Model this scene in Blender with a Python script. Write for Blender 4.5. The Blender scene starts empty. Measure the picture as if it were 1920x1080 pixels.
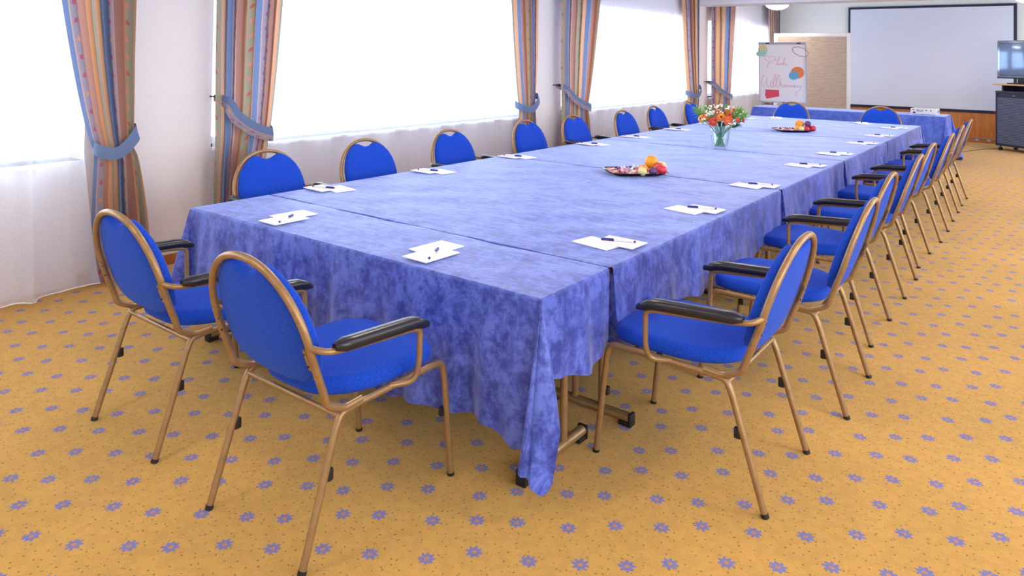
import bpy, bmesh, math, random
from mathutils import Vector, Matrix
PI = math.pi
S = bpy.context.scene
COL = S.collection
random.seed(7)

# ---------------------------------------------------------------- camera, world, light, exposure
cam_d = bpy.data.cameras.new('camera')
cam = bpy.data.objects.new('camera', cam_d)
COL.objects.link(cam)
YAW, PITCH, ROLL = -0.648, -0.02, 0.014
F = Vector((math.sin(YAW) * math.cos(PITCH), math.cos(YAW) * math.cos(PITCH), -math.sin(PITCH)))
R0 = Vector((math.cos(YAW), -math.sin(YAW), 0))
U0 = R0.cross(F)
Rr = math.cos(ROLL) * R0 + math.sin(ROLL) * U0
Uu = -math.sin(ROLL) * R0 + math.cos(ROLL) * U0
m = Matrix((Rr, Uu, -F)).transposed().to_4x4()
m.translation = Vector((3.937, -2.190, 1.634))
cam.matrix_world = m
cam_d.sensor_width = 36
cam_d.lens = 36 * 1353.963 / 1920
cam_d.shift_y = -463.7 / 1920
cam_d.clip_start = 0.05
S.camera = cam

w = bpy.data.worlds.new('daylight')
S.world = w
w.use_nodes = True
bg = w.node_tree.nodes['Background']
bg.inputs[0].default_value = (0.80, 0.90, 1.0, 1)
bg.inputs[1].default_value = 6.0

S.view_settings.view_transform = 'Standard'
S.view_settings.look = 'None'
S.view_settings.gamma = 1
S.view_settings.use_curve_mapping = False
S.view_settings.exposure = 0.38
S.cycles.use_denoising = True
S.cycles.max_bounces = 10
S.cycles.diffuse_bounces = 5
S.cycles.transparent_max_bounces = 16
S.cycles.sample_clamp_indirect = 8


def area(name, loc, rot, sx, sy, power, color=(1, 1, 1), portal=False, spread=None):
    l = bpy.data.lights.new(name, 'AREA')
    l.shape = 'RECTANGLE'
    l.size, l.size_y = sx, sy
    l.energy = power
    l.color = color
    if portal:
        l.cycles.is_portal = True
    o = bpy.data.objects.new(name, l)
    COL.objects.link(o)
    o.location = loc
    o.rotation_euler = rot
    return o


# window openings on the left wall (y0, y1); z range
WIN = [(-3.6, 0.05), (1.0, 5.38), (6.12, 10.45), (11.3, 14.9)]
WZ = (0.86, 2.36)
RWIN = [(-3.5, 1.5), (3.0, 8.0), (9.5, 14.0)]  # openings in the unseen right wall, added and sized to fill the room with daylight
RWX = 7.0
for i, (a, b) in enumerate(WIN):
    area('window_portal', (-1.84, (a + b) / 2, sum(WZ) / 2), (0, -PI / 2, 0), WZ[1] - WZ[0], b - a, 1, portal=True)
for a, b in RWIN:
    area('window_portal', (RWX + 0.34, (a + b) / 2, 1.6), (0, PI / 2, 0), 1.6, b - a, 1, portal=True)

# ---------------------------------------------------------------- material helpers


def srgb(r, g, b):
    f = lambda c: (c / 255 / 12.92) if c / 255 <= 0.04045 else ((c / 255 + 0.055) / 1.055) ** 2.4
    return (f(r), f(g), f(b), 1)


class NT:
    def __init__(s, name):
        s.m = bpy.data.materials.new(name)
        s.m.use_nodes = True
        s.t = s.m.node_tree
        s.p = s.t.nodes['Principled BSDF']
        s.out = s.t.nodes['Material Output']

    def n(s, typ, **kw):
        nd = s.t.nodes.new(typ)
        for k, v in kw.items():
            setattr(nd, k, v)
        return nd

    def put(s, sock, v):
        if isinstance(v, bpy.types.NodeSocket):
            s.t.links.new(v, sock)
        else:
            sock.default_value = v

    def math(s, op, a, b=0.0, c=0.0):
        nd = s.n('ShaderNodeMath', operation=op)
        s.put(nd.inputs[0], a)
        s.put(nd.inputs[1], b)
        s.put(nd.inputs[2], c)
        return nd.outputs[0]

    def vmath(s, op, a, b=(0, 0, 0), out=0):
        nd = s.n('ShaderNodeVectorMath', operation=op)
        s.put(nd.inputs[0], a)
        s.put(nd.inputs[1], b)
        return nd.outputs[out]

    def coord(s, which='Object'):
        return s.n('ShaderNodeTexCoord').outputs[which]

    def mapping(s, v, scale=(1, 1, 1), rot=(0, 0, 0), loc=(0, 0, 0)):
        nd = s.n('ShaderNodeMapping')
        s.put(nd.inputs[0], v)
        nd.inputs['Location'].default_value = loc
        nd.inputs['Scale'].default_value = scale
        nd.inputs['Rotation'].default_value = rot
        return nd.outputs[0]

    def noise(s, v, scale, detail=3, rough=0.55, dist=0.0):
        nd = s.n('ShaderNodeTexNoise')
        s.put(nd.inputs['Vector'], v)
        nd.inputs['Scale'].default_value = scale
        nd.inputs['Detail'].default_value = detail
        nd.inputs['Roughness'].default_value = rough
        nd.inputs['Distortion'].default_value = dist
        return nd.outputs[0]

    def voro(s, v, scale, out='Distance', rnd=1.0, feature='F1', dims='3D'):
        nd = s.n('ShaderNodeTexVoronoi', feature=feature, voronoi_dimensions=dims)
        s.put(nd.inputs['Vector'], v)
        nd.inputs['Scale'].default_value = scale
        nd.inputs['Randomness'].default_value = rnd
        return nd.outputs[out]

    def ramp(s, f, stops, mode='LINEAR'):
        nd = s.n('ShaderNodeValToRGB')
        nd.color_ramp.interpolation = mode
        el = nd.color_ramp.elements
        while len(el) > 1:
            el.remove(el[-1])
        el[0].position = stops[0][0]
        el[0].color = stops[0][1]
        for p, c in stops[1:]:
            e = el.new(p)
            e.color = c
        s.put(nd.inputs[0], f)
        return nd.outputs[0]

    def mix(s, f, a, b, blend='MIX'):
        nd = s.n('ShaderNodeMix', data_type='RGBA', blend_type=blend)
        s.put(nd.inputs[0], f)
        s.put(nd.inputs[6], a)
        s.put(nd.inputs[7], b)
        return nd.outputs[2]

    def bump(s, h, strength=0.3, dist=0.01):
        nd = s.n('ShaderNodeBump')
        nd.inputs['Strength'].default_value = strength
        nd.inputs['Distance'].default_value = dist
        s.put(nd.inputs['Height'], h)
        s.t.links.new(nd.outputs[0], s.p.inputs['Normal'])

    def set(s, col=None, rough=None, metal=None, **kw):
        if col is not None:
            s.put(s.p.inputs['Base Color'], col)
        if rough is not None:
            s.put(s.p.inputs['Roughness'], rough)
        if metal is not None:
            s.put(s.p.inputs['Metallic'], metal)
        for k, v in kw.items():
            s.put(s.p.inputs[k.replace('_', ' ')], v)
        return s.m

    def xyz(s, v):
        nd = s.n('ShaderNodeSeparateXYZ')
        s.put(nd.inputs[0], v)
        return nd.outputs

    def comb(s, x, y, z=0.0):
        nd = s.n('ShaderNodeCombineXYZ')
        s.put(nd.inputs[0], x)
        s.put(nd.inputs[1], y)
        s.put(nd.inputs[2], z)
        return nd.outputs[0]


def plain(name, rgb, rough=0.5, metal=0.0, grain=0.04, gscale=60, **kw):
    t = NT(name)
    c = srgb(*rgb)
    d = tuple(max(0, x * (1 - 2.2 * grain)) for x in c[:3]) + (1,)
    u = tuple(min(1, x * (1 + 2.2 * grain)) for x in c[:3]) + (1,)
    n = t.noise(t.coord(), gscale, 2)
    t.set(t.mix(n, d, u), rough, metal, **kw)
    return t.m


def mat_carpet():
    t = NT('carpet')
    P = t.coord()
    fuzz = t.noise(P, 260, 2)
    fx = t.vmath('SCALE', t.vmath('SUBTRACT', t.n('ShaderNodeTexNoise').outputs[1], (0.5, 0.5, 0.5)))
    ns = fx.node.inputs[0].links[0].from_node.inputs[0].links[0].from_node
    t.put(ns.inputs['Vector'], P)
    ns.inputs['Scale'].default_value = 190
    fx.node.inputs['Scale'].default_value = 0.012
    Pj = t.vmath('ADD', P, fx)
    x, y, _ = t.xyz(Pj)
    # lattice a=(.133,.094)  b=(-.105,.135)
    a, b = (0.133, 0.094), (-0.105, 0.135)
    det = a[0] * b[1] - a[1] * b[0]
    u = t.math('ADD', t.math('MULTIPLY', x, b[1] / det), t.math('MULTIPLY', y, -b[0] / det))
    v = t.math('ADD', t.math('MULTIPLY', x, -a[1] / det), t.math('MULTIPLY', y, a[0] / det))
    u = t.math('ADD', u, 0.11)
    v = t.math('ADD', v, 0.32)
    cu, cv = t.math('FLOOR', u), t.math('FLOOR', v)
    wn = t.n('ShaderNodeTexWhiteNoise', noise_dimensions='2D')
    t.put(wn.inputs['Vector'], t.comb(cu, cv))
    r1, r2, r3 = t.xyz(wn.outputs['Color'])
    lu = t.math('ADD', t.math('SUBTRACT', t.math('FRACT', u), 0.5), t.math('MULTIPLY', t.math('SUBTRACT', r1, 0.5), 0.26))
    lv = t.math('ADD', t.math('SUBTRACT', t.math('FRACT', v), 0.5), t.math('MULTIPLY', t.math('SUBTRACT', r2, 0.5), 0.26))
    dx = t.math('ADD', t.math('MULTIPLY', lu, a[0]), t.math('MULTIPLY', lv, b[0]))
    dy = t.math('ADD', t.math('MULTIPLY', lu, a[1]), t.math('MULTIPLY', lv, b[1]))
    r = t.math('SQRT', t.math('ADD', t.math('MULTIPLY', dx, dx), t.math('MULTIPLY', dy, dy)))
    th = t.math('ARCTAN2', dy, dx)
    pet = t.math('ADD', 0.0248, t.math('MULTIPLY', t.math('COSINE', t.math('ADD', t.math('MULTIPLY', th, 8), t.math('MULTIPLY', r3, 6))), 0.0055))
    flower = t.math('MULTIPLY', t.math('LESS_THAN', r, pet), t.math('GREATER_THAN', r, 0.0068))
    centre = t.math('LESS_THAN', r, 0.0045)
    # small dark flecks
    vd = t.voro(Pj, 27, dims='2D')
    vc = t.voro(Pj, 27, 'Color', dims='2D')
    keep = t.math('GREATER_THAN', t.xyz(vc)[0], 0.12)
    fleck = t.math('MULTIPLY', t.math('LESS_THAN', vd, 0.085), keep)
    big = t.noise(P, 1.3, 3)
    mid = t.noise(P, 22, 4, 0.6)
    base = t.mix(big, srgb(192, 134, 40), srgb(204, 150, 60))
    base = t.mix(t.math('MULTIPLY', t.math('GREATER_THAN', mid, 0.5), 0.22), base, srgb(150, 98, 30))
    base = t.mix(t.math('MULTIPLY', t.math('POWER', fuzz, 1.6), 0.7), base, srgb(242, 204, 122))
    base = t.mix(t.math('MULTIPLY', fleck, 0.72), base, srgb(88, 74, 40))
    blue = t.mix(fuzz, srgb(58, 80, 164), srgb(118, 134, 208))
    base = t.mix(t.math('MULTIPLY', flower, 0.8), base, blue)
    base = t.mix(t.math('MULTIPLY', centre, 0.8), base, srgb(214, 96, 50))
    t.bump(t.math('ADD', fuzz, t.math('MULTIPLY', mid, 0.6)), 0.55, 0.006)
    return t.set(base, 0.95, Sheen_Weight=0.15, Specular_IOR_Level=0.1)


def mat_velvet(name='velvet', dark=(38, 54, 150), light=(94, 114, 212)):
    t = NT(name)
    P = t.mapping(t.coord(), (1, 1, 0.85))
    n1 = t.noise(P, 9.0, 9, 0.8, 0.35)
    n2 = t.noise(P, 34, 4, 0.6)
    f = t.math('ADD', t.math('MULTIPLY', n1, 0.75), t.math('MULTIPLY', n2, 0.25))
    c = t.ramp(f, [(0.43, srgb(*dark)), (0.50, srgb(*[a * .45 + b * .55 for a, b in zip(dark, light)])), (0.565, srgb(*light))])
    # fold creases pressed into the cloth
    w = t.n('ShaderNodeTexNoise')
    t.put(w.inputs['Vector'], t.mapping(t.coord(), (4, 14, 4)))
    w.inputs['Scale'].default_value = 1.6
    w.inputs['Detail'].default_value = 5
    t.bump(t.math('ADD', w.outputs[0], t.math('MULTIPLY', n1, 0.6)), 0.35, 0.012)
    return t.set(c, 0.5, Sheen_Weight=0.9, Sheen_Roughness=0.35, Sheen_Tint=srgb(200, 212, 255), Specular_IOR_Level=0.6)


def mat_fabric():
    t = NT('blue_upholstery')
    P = t.coord()
    n = t.noise(P, 240, 3, 0.7)
    n2 = t.noise(P, 9, 3)
    c = t.ramp(n, [(0.3, srgb(10, 44, 150)), (0.7, srgb(34, 88, 216))])
    c = t.mix(t.math('MULTIPLY', n2, 0.25), c, srgb(34, 74, 190))
    t.bump(n, 0.25, 0.002)
    return t.set(c, 0.9, Sheen_Weight=0.25, Sheen_Tint=srgb(130, 160, 255), Specular_IOR_Level=0.15)


def mat_gold():
    t = NT('gold_lacquered_tube')
    n = t.noise(t.coord(), 30, 3)
    c = t.mix(n, srgb(140, 108, 72), srgb(176, 142, 100))
    return t.set(c, 0.36, 0.45)


def mat_wall(name, rgb, k=0.05):
    t = NT(name)
    P = t.coord()
    n = t.noise(t.mapping(P, (1, 1, 2.4)), 55, 5, 0.65)
    c = t.mix(n, srgb(*[x * (1 - k) for x in rgb]), srgb(*rgb))
    t.bump(n, 0.35, 0.006)
    return t.set(c, 0.9, Specular_IOR_Level=0.2)


def mat_wood(name, a, b, axis='X', scale=1.0, rough=0.4):
    t = NT(name)
    sc = {'X': (1.2, 14, 14), 'Z': (14, 14, 1.2)}[axis]
    P = t.mapping(t.coord(), tuple(x * scale for x in sc))
    n = t.noise(P, 1.6, 6, 0.6, 1.4)
    t.bump(n, 0.1, 0.002)
    return t.set(t.ramp(n, [(0.3, srgb(*a)), (0.7, srgb(*b))]), rough)


def mat_sheer():
    t = NT('sheer_voile')
    weave = t.noise(t.mapping(t.coord(), (300, 300, 60)), 1.0, 2)
    tr = t.n('ShaderNodeBsdfTransparent')
    tl = t.n('ShaderNodeBsdfTranslucent')
    tl.inputs[0].default_value = (0.88, 0.89, 0.98, 1)
    df = t.n('ShaderNodeBsdfDiffuse')
    df.inputs[0].default_value = (0.88, 0.89, 0.98, 1)
    m1 = t.n('ShaderNodeMixShader')
    m1.inputs[0].default_value = 0.5
    t.t.links.new(tl.outputs[0], m1.inputs[1])
    t.t.links.new(df.outputs[0], m1.inputs[2])
    m2 = t.n('ShaderNodeMixShader')
    t.put(m2.inputs[0], t.math('ADD', 0.50, t.math('MULTIPLY', weave, 0.22)))
    t.t.links.new(tr.outputs[0], m2.inputs[1])
    t.t.links.new(m1.outputs[0], m2.inputs[2])
    t.t.links.new(m2.outputs[0], t.out.inputs[0])
    return t.m


def mat_drape(name='striped_drape', off=0.0):
    t = NT(name)
    uv = t.coord('UV')
    u, v, _ = t.xyz(uv)
    per = 0.60
    f = t.math('FRACT', t.math('DIVIDE', t.math('ADD', u, off), per))
    OR, OL, BL, MA, PE = srgb(212, 150, 112), srgb(166, 160, 138), srgb(112, 134, 176), srgb(160, 150, 168), srgb(198, 166, 160)
    c = t.ramp(f, [(0.0, OR), (0.10, PE), (0.115, OL), (0.33, PE), (0.345, OR), (0.44, BL), (0.60, PE), (0.62, MA), (0.82, PE), (0.84, srgb(178, 132, 118))], 'CONSTANT')
    # orange speckle in the orange bands
    sp = t.noise(t.comb(u, v), 150, 2)
    isor = t.math('MAXIMUM', t.math('LESS_THAN', f, 0.10), t.math('MULTIPLY', t.math('GREATER_THAN', f, 0.345), t.math('LESS_THAN', f, 0.44)))
    c = t.mix(t.math('MULTIPLY', isor, t.math('MULTIPLY', sp, 0.8)), c, srgb(240, 190, 140))

    def leaf(lo, hi, cell, w, h, ang, color1, color2, c):
        cx = (lo + hi) / 2
        x = t.math('MULTIPLY', t.math('SUBTRACT', f, cx), per)
        vv = t.math('DIVIDE', v, cell)
        ci = t.math('FLOOR', vv)
        yy = t.math('MULTIPLY', t.math('SUBTRACT', t.math('FRACT', vv), 0.5), cell)
        sgn = t.math('SUBTRACT', t.math('MULTIPLY', t.math('MODULO', t.math('ABSOLUTE', ci), 2.0), 2.0), 1.0)
        x = t.math('ADD', x, t.math('MULTIPLY', sgn, 0.022))
        ca, sa = math.cos(ang), math.sin(ang)
        xs = t.math('MULTIPLY', x, sgn)
        p = t.math('ADD', t.math('MULTIPLY', xs, ca), t.math('MULTIPLY', yy, sa))
        q = t.math('SUBTRACT', t.math('MULTIPLY', yy, ca), t.math('MULTIPLY', xs, sa))
        d = t.math('ADD', t.math('POWER', t.math('ABSOLUTE', t.math('DIVIDE', p, w)), 1.3), t.math('POWER', t.math('ABSOLUTE', t.math('DIVIDE', q, h)), 1.3))
        mask = t.math('MULTIPLY', t.math('LESS_THAN', d, 1.0), t.math('MULTIPLY', t.math('GREATER_THAN', f, lo), t.math('LESS_THAN', f, hi)))
        cm = t.math('GREATER_THAN', t.math('MODULO', t.math('ABSOLUTE', ci), 3.0), 0.5)
        return t.mix(t.math('MULTIPLY', mask, 0.85), c, t.mix(cm, color1, color2))
    c = leaf(0.115, 0.33, 0.060, 0.030, 0.0125, 0.9, srgb(196, 92, 98), srgb(224, 150, 128), c)
    c = leaf(0.62, 0.82, 0.062, 0.024, 0.019, 0.5, srgb(226, 158, 96), srgb(190, 84, 104), c)
    t.bump(sp, 0.1, 0.002)
    # a little daylight passes through the cloth
    tl = t.n('ShaderNodeBsdfTranslucent')
    t.put(tl.inputs[0], c)
    mx = t.n('ShaderNodeMixShader')
    mx.inputs[0].default_value = 0.22
    t.set(c, 0.85, Sheen_Weight=0.2)
    t.t.links.new(t.p.outputs[0], mx.inputs[1])
    t.t.links.new(tl.outputs[0], mx.inputs[2])
    t.t.links.new(mx.outputs[0], t.out.inputs[0])
    return t.m


def mat_clear(name, tint, k=0.12):
    t = NT(name)
    tr = t.n('ShaderNodeBsdfTransparent')
    tr.inputs[0].default_value = tint
    gl = t.n('ShaderNodeBsdfGlossy')
    gl.inputs['Roughness'].default_value = 0.03
    fr = t.n('ShaderNodeFresnel')
    fr.inputs[0].default_value = 1.45
    mx = t.n('ShaderNodeMixShader')
    t.put(mx.inputs[0], t.math('ADD', t.math('MULTIPLY', fr.outputs[0], 0.4), k * 0.3))
    t.t.links.new(tr.outputs[0], mx.inputs[1])
    t.t.links.new(gl.outputs[0], mx.inputs[2])
    t.t.links.new(mx.outputs[0], t.out.inputs[0])
    return t.m


def mat_emit(name, rgb, k):
    t = NT(name)
    t.set(srgb(*rgb), 0.5, Emission_Color=srgb(*rgb), Emission_Strength=k)
    return t.m


def mat_fruit(name, a, b, scale=12, rough=0.4):
    t = NT(name)
    n = t.noise(t.coord(), scale, 3)
    t.bump(t.noise(t.coord(), 160, 2), 0.08, 0.001)
    return t.set(t.ramp(n, [(0.35, srgb(*a)), (0.65, srgb(*b))]), rough)


def mat_wrapper(name, a, b):
    t = NT(name)
    v = t.voro(t.coord(), 60, 'Color')
    f = t.math('GREATER_THAN', t.xyz(v)[0], 0.55)
    return t.set(t.mix(f, srgb(*a), srgb(*b)), 0.35)


def mat_kraft():
    t = NT('brown_packing_paper')
    P = t.mapping(t.coord(), (3, 1, 16))
    n = t.noise(P, 2.4, 6, 0.65, 0.5)
    t.bump(n, 0.8, 0.02)
    return t.set(t.ramp(n, [(0.3, srgb(178, 156, 138)), (0.7, srgb(204, 184, 166))]), 0.75)


M = dict(
    carpet=mat_carpet(), velvet=mat_velvet(), fabric=mat_fabric(), gold=mat_gold(),
    wall=mat_wall('window_wall_paint', (242, 236, 236)), farwall=mat_wall('far_wall_paint', (238, 243, 244), 0.02),
    ceil=mat_wall('ceiling_paint', (236, 236, 244), 0.02), sheer=mat_sheer(), drape=mat_drape(),
    drape2=mat_drape('striped_drape_shifted', 0.14),
    black=plain('black_rubber', (22, 22, 26), 0.5), pad=plain('black_arm_pad', (30, 30, 38), 0.28, grain=0.1),
    paper=plain('white_paper', (246, 244, 248), 0.7, grain=0.01), blueplastic=plain('blue_plastic', (30, 38, 130), 0.3),
    whiteplastic=plain('white_plastic', (232, 230, 236), 0.35, grain=0.01),
    wood=mat_wood('orange_beech_panel', (176, 98, 40), (206, 134, 68), 'Z', 1.0, 0.4),
    base=mat_wood('speckled_baseboard', (150, 84, 30), (186, 118, 56), 'X', 3.0, 0.5),
    tabletop=mat_wood('table_laminate', (44, 36, 38), (60, 48, 46)),
    frame=plain('white_window_frame', (236, 238, 242), 0.4, grain=0.01),
    glass=mat_clear('window_glass', (0.97, 0.99, 1, 1)), vase=mat_clear('vase_glass', (0.97, 0.995, 0.99, 1), 0.25),
    water=mat_clear('water', (0.96, 0.99, 0.985, 1), 0.02),
    metal=plain('grey_metal', (150, 152, 160), 0.35, 0.7), pewter=plain('dark_pewter', (70, 66, 62), 0.4, 0.8),
    screen=plain('projection_screen', (216, 224, 246), 0.85, grain=0.008, gscale=2), navy=plain('navy_border', (30, 38, 66), 0.6),
    board=plain('white_board', (234, 232, 240), 0.4, grain=0.01, gscale=3), alu=plain('board_aluminium', (176, 180, 192), 0.35, 0.4),
    whiteframe=plain('white_board_frame', (236, 236, 238), 0.5, grain=0.01), kraft=mat_kraft(), sidevelvet=mat_velvet('bright_velvet', (58, 86, 196), (84, 116, 222)),
    ink=plain('red_marker_ink', (226, 120, 142), 0.6), cloudred=plain('cloud_outline_red', (176, 40, 70), 0.6),
    yellow=plain('yellow_card', (232, 214, 152), 0.7), mint=plain('mint_card', (166, 222, 204), 0.7),
    orange=plain('orange_card', (238, 140, 84), 0.7), sky=plain('blue_card', (106, 180, 220), 0.7), pink=plain('red_card', (232, 84, 108), 0.7),
    cabinet=plain('anthracite_cabinet', (36, 44, 72), 0.5), slat=plain('tambour_slat', (104, 118, 152), 0.42),
    beech=mat_wood('beech_shelf', (206, 156, 104), (230, 186, 138)), tvframe=plain('silver_tv_bezel', (150, 166, 190), 0.12, 0.75),
    tvglass=plain('tv_screen_glass', (120, 146, 186), 0.1, 0.35, grain=0.01),
    lampglass=mat_emit('lamp_opal_glass', (255, 248, 236), 1.6), brass=plain('brass_rim', (176, 140, 90), 0.3, 0.9),
    tray=plain('black_tray', (14, 14, 24), 0.12), liner=mat_wrapper('red_patterned_liner', (196, 96, 84), (222, 150, 110)),
    orangefruit=mat_fruit('orange_peel', (244, 150, 20), (252, 178, 48)), apricot=mat_fruit('apricot_skin', (246, 160, 70), (250, 190, 110)),
    redapple=mat_fruit('apple_skin', (190, 40, 60), (226, 120, 90), 18, 0.25), nectarine=mat_fruit('nectarine_skin', (200, 24, 60), (226, 60, 84), 14, 0.3),
    plum=mat_fruit('plum_skin', (78, 44, 92), (124, 80, 132), 14, 0.35), pear=mat_fruit('pale_apple_skin', (226, 206, 130), (240, 222, 160), 14, 0.3),
    stalk=plain('brown_stalk', (84, 60, 40), 0.7), stem=mat_fruit('green_stem', (74, 142, 44), (130, 196, 84), 20), leafm=mat_fruit('dark_leaf', (38, 84, 44), (60, 118, 60), 20),
    fern=mat_fruit('pale_fern', (104, 160, 62), (150, 196, 96), 20, 0.7),
    gred=mat_fruit('red_gerbera_petal', (206, 30, 20), (232, 70, 36), 30), gor=mat_fruit('orange_gerbera_petal', (238, 110, 6), (248, 150, 24), 30),
    gyel=mat_fruit('amber_petal', (250, 168, 30), (252, 196, 70), 30), gror=mat_fruit('coral_petal', (228, 72, 24), (240, 110, 44), 30),
    gdark=plain('flower_heart_dark', (110, 50, 26), 0.8), glight=plain('flower_heart_light', (206, 140, 90), 0.8), wfl=plain('white_blossom', (246, 244, 232), 0.8), wcentre=plain('yellow_blossom_heart', (220, 200, 120), 0.8),
    wrapA=mat_wrapper('pink_white_wrapper', (240, 226, 224), (226, 140, 120)), wrapB=mat_wrapper('navy_white_wrapper', (236, 236, 246), (36, 50, 110)), wrapC=mat_wrapper('lilac_wrapper', (214, 190, 220), (180, 60, 100)),
    cable=plain('grey_cable', (92, 88, 60), 0.6), radiator=plain('radiator_enamel', (226, 224, 230), 0.5),
)

# ---------------------------------------------------------------- mesh helpers


class MB:
    """collects geometry for ONE mesh object"""

    def __init__(s):
        s.v, s.f, s.uv, s.mi = [], [], {}, []

    def add(s, vs, fs, mi=0):
        b = len(s.v)
        s.v += [tuple(p) for p in vs]
        s.f += [tuple(i + b for i in f) for f in fs]
        s.mi += [mi] * len(fs)
        return b

    def box(s, x0, x1, y0, y1, z0, z1, mi=0, bev=0.0):
        if bev > 0:
            b = min(bev, (x1 - x0) / 2.01, (y1 - y0) / 2.01, (z1 - z0) / 2.01)
            bm = bmesh.new()
            bmesh.ops.create_cube(bm, size=1)
            for q in bm.verts:
                q.co = Vector(((x0 + x1) / 2 + q.co.x * (x1 - x0), (y0 + y1) / 2 + q.co.y * (y1 - y0), (z0 + z1) / 2 + q.co.z * (z1 - z0)))
            bmesh.ops.bevel(bm, geom=bm.edges[:], offset=b, segments=2, affect='EDGES', profile=0.6)
            bm.verts.index_update()
            s.add([q.co[:] for q in bm.verts], [[q.index for q in f.verts] for f in bm.faces], mi)
            bm.free()
            return
        vs = [(x, y, z) for x in (x0, x1) for y in (y0, y1) for z in (z0, z1)]
        s.add(vs, [(0, 1, 3, 2), (4, 6, 7, 5), (0, 4, 5, 1), (2, 3, 7, 6), (0, 2, 6, 4), (1, 5, 7, 3)], mi)

    def obox(s, c, ax, ay, az, mi=0):
        c, ax, ay, az = map(Vector, (c, ax, ay, az))
        vs = [c + i * ax + j * ay + k * az for i in (-1, 1) for j in (-1, 1) for k in (-1, 1)]
        s.add(vs, [(0, 1, 3, 2), (4, 6, 7, 5), (0, 4, 5, 1), (2, 3, 7, 6), (0, 2, 6, 4), (1, 5, 7, 3)], mi)

    def tube(s, pts, r, seg=10, fillet=0.0, cap=True, closed=False, mi=0, sub=5):
        pts = [Vector(p) for p in pts]
        rs = list(r) if isinstance(r, (list, tuple)) else None
        if fillet > 0:
            out = [pts[0]]
            for i in range(1, len(pts) - 1):
                a, b, c = pts[i - 1], pts[i], pts[i + 1]
                d1, d2 = (a - b), (c - b)
                k = min(fillet, d1.length * 0.49, d2.length * 0.49)
                p0, p2 = b + d1.normalized() * k, b + d2.normalized() * k
                for j in range(sub + 1):
                    q = j / sub
                    out.append((1 - q) ** 2 * p0 + 2 * q * (1 - q) * b + q * q * p2)
            out.append(pts[-1])
            pts = out
        n = len(pts)
        if rs is None:
            rs = [r] * n
        tang = []
        for i in range(n):
            if closed:
                d = pts[(i + 1) % n] - pts[i - 1]
            else:
                d = pts[min(i + 1, n - 1)] - pts[max(i - 1, 0)]
            tang.append(d.normalized())
        t0 = tang[0]
        nrm = t0.orthogonal().normalized()
        rings = []
        for i in range(n):
            t1 = tang[i]
            nrm = (nrm - t1 * nrm.dot(t1))
            if nrm.length < 1e-6:
                nrm = t1.orthogonal()
            nrm.normalize()
            bn = t1.cross(nrm)
            rings.append([pts[i] + (nrm * math.cos(2 * PI * k / seg) + bn * math.sin(2 * PI * k / seg)) * rs[i] for k in range(seg)])
        vs = [p for ring in rings for p in ring]
        fs = []
        for i in range(n if closed else n - 1):
            a, b = i * seg, ((i + 1) % n) * seg
            for k in range(seg):
                k2 = (k + 1) % seg
                fs.append((a + k, a + k2, b + k2, b + k))
        if cap and not closed:
            fs.append(tuple(reversed(range(seg))))
            fs.append(tuple((n - 1) * seg + k for k in range(seg)))
        s.add(vs, fs, mi)

    def lathe(s, prof, c=(0, 0, 0), seg=24, mi=0, frame=None):
        c = Vector(c)
        X, Y, Z = frame or (Vector((1, 0, 0)), Vector((0, 1, 0)), Vector((0, 0, 1)))
        vs, fs, idx = [], [], []
        for r, z in prof:
            if r < 1e-6:
                idx.append([len(vs)])
                vs.append(c + Z * z)
            else:
                idx.append(list(range(len(vs), len(vs) + seg)))
                vs += [c + X * (r * math.cos(2 * PI * k / seg)) + Y * (r * math.sin(2 * PI * k / seg)) + Z * z for k in range(seg)]
        for a, b in zip(idx, idx[1:]):
            for k in range(seg):
                k2 = (k + 1) % seg
                q = [a[k % len(a)], a[k2 % len(a)], b[k2 % len(b)], b[k % len(b)]]
                q = list(dict.fromkeys(q))
                if len(q) > 2:
                    fs.append(tuple(q))
        s.add(vs, fs, mi)

    def grid(s, rows, mi=0, uvf=None):
        nr, nc = len(rows), len(rows[0])
        b = s.add([p for r in rows for p in r], [(i * nc + j, i * nc + j + 1, (i + 1) * nc + j + 1, (i + 1) * nc + j) for i in range(nr - 1) for j in range(nc - 1)], mi)
        if uvf:
            for i in range(nr):
                for j in range(nc):
                    s.uv[b + i * nc + j] = uvf(i, j)

    def build(s, name, mats, parent=None, smooth=True, angle=40, kind=None, label=None):
        me = bpy.data.meshes.new(name)
        me.from_pydata([tuple(p) for p in s.v], [], s.f)
        if s.uv:
            uvl = me.uv_layers.new(name='UVMap')
            for lp in me.loops:
                uvl.data[lp.index].uv = s.uv.get(lp.vertex_index, (0, 0))
        for mm in (mats if isinstance(mats, (list, tuple)) else [mats]):
            me.materials.append(mm)
        me.polygons.foreach_set('material_index', s.mi)
        bm = bmesh.new()
        bm.from_mesh(me)
        bmesh.ops.recalc_face_normals(bm, faces=bm.faces[:])
        bm.to_mesh(me)
        bm.free()
        if smooth:
            me.polygons.foreach_set('use_smooth', [True] * len(me.polygons))
            try:
                me.set_sharp_from_angle(angle=math.radians(angle))
            except Exception:
                pass
        me.update()
        o = bpy.data.objects.new(name, me)
        COL.objects.link(o)
        if parent is not None:
            o.parent = parent
        if kind:
            o['kind'] = kind
        if label:
            o['label'] = label
        return o


def empty(name, loc=(0, 0, 0), rz=0.0):
    o = bpy.data.objects.new(name, None)
    o.empty_display_size = 0.1
    COL.objects.link(o)
    o.location = loc
    o.rotation_euler = (0, 0, rz)
    return o


def tag(o, label, cat, group=None):
    o['label'] = label
    o['category'] = cat
    if group:
        o['group'] = group
    return o


KIDS = {}


def register(root):
    """remember the part tree of a freshly built thing so that copies are cheap"""
    def rec(o):
        KIDS[o.name] = [c for c in COL.objects if c.parent == o]
        for c in KIDS[o.name]:
            rec(c)
    rec(root)


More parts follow.
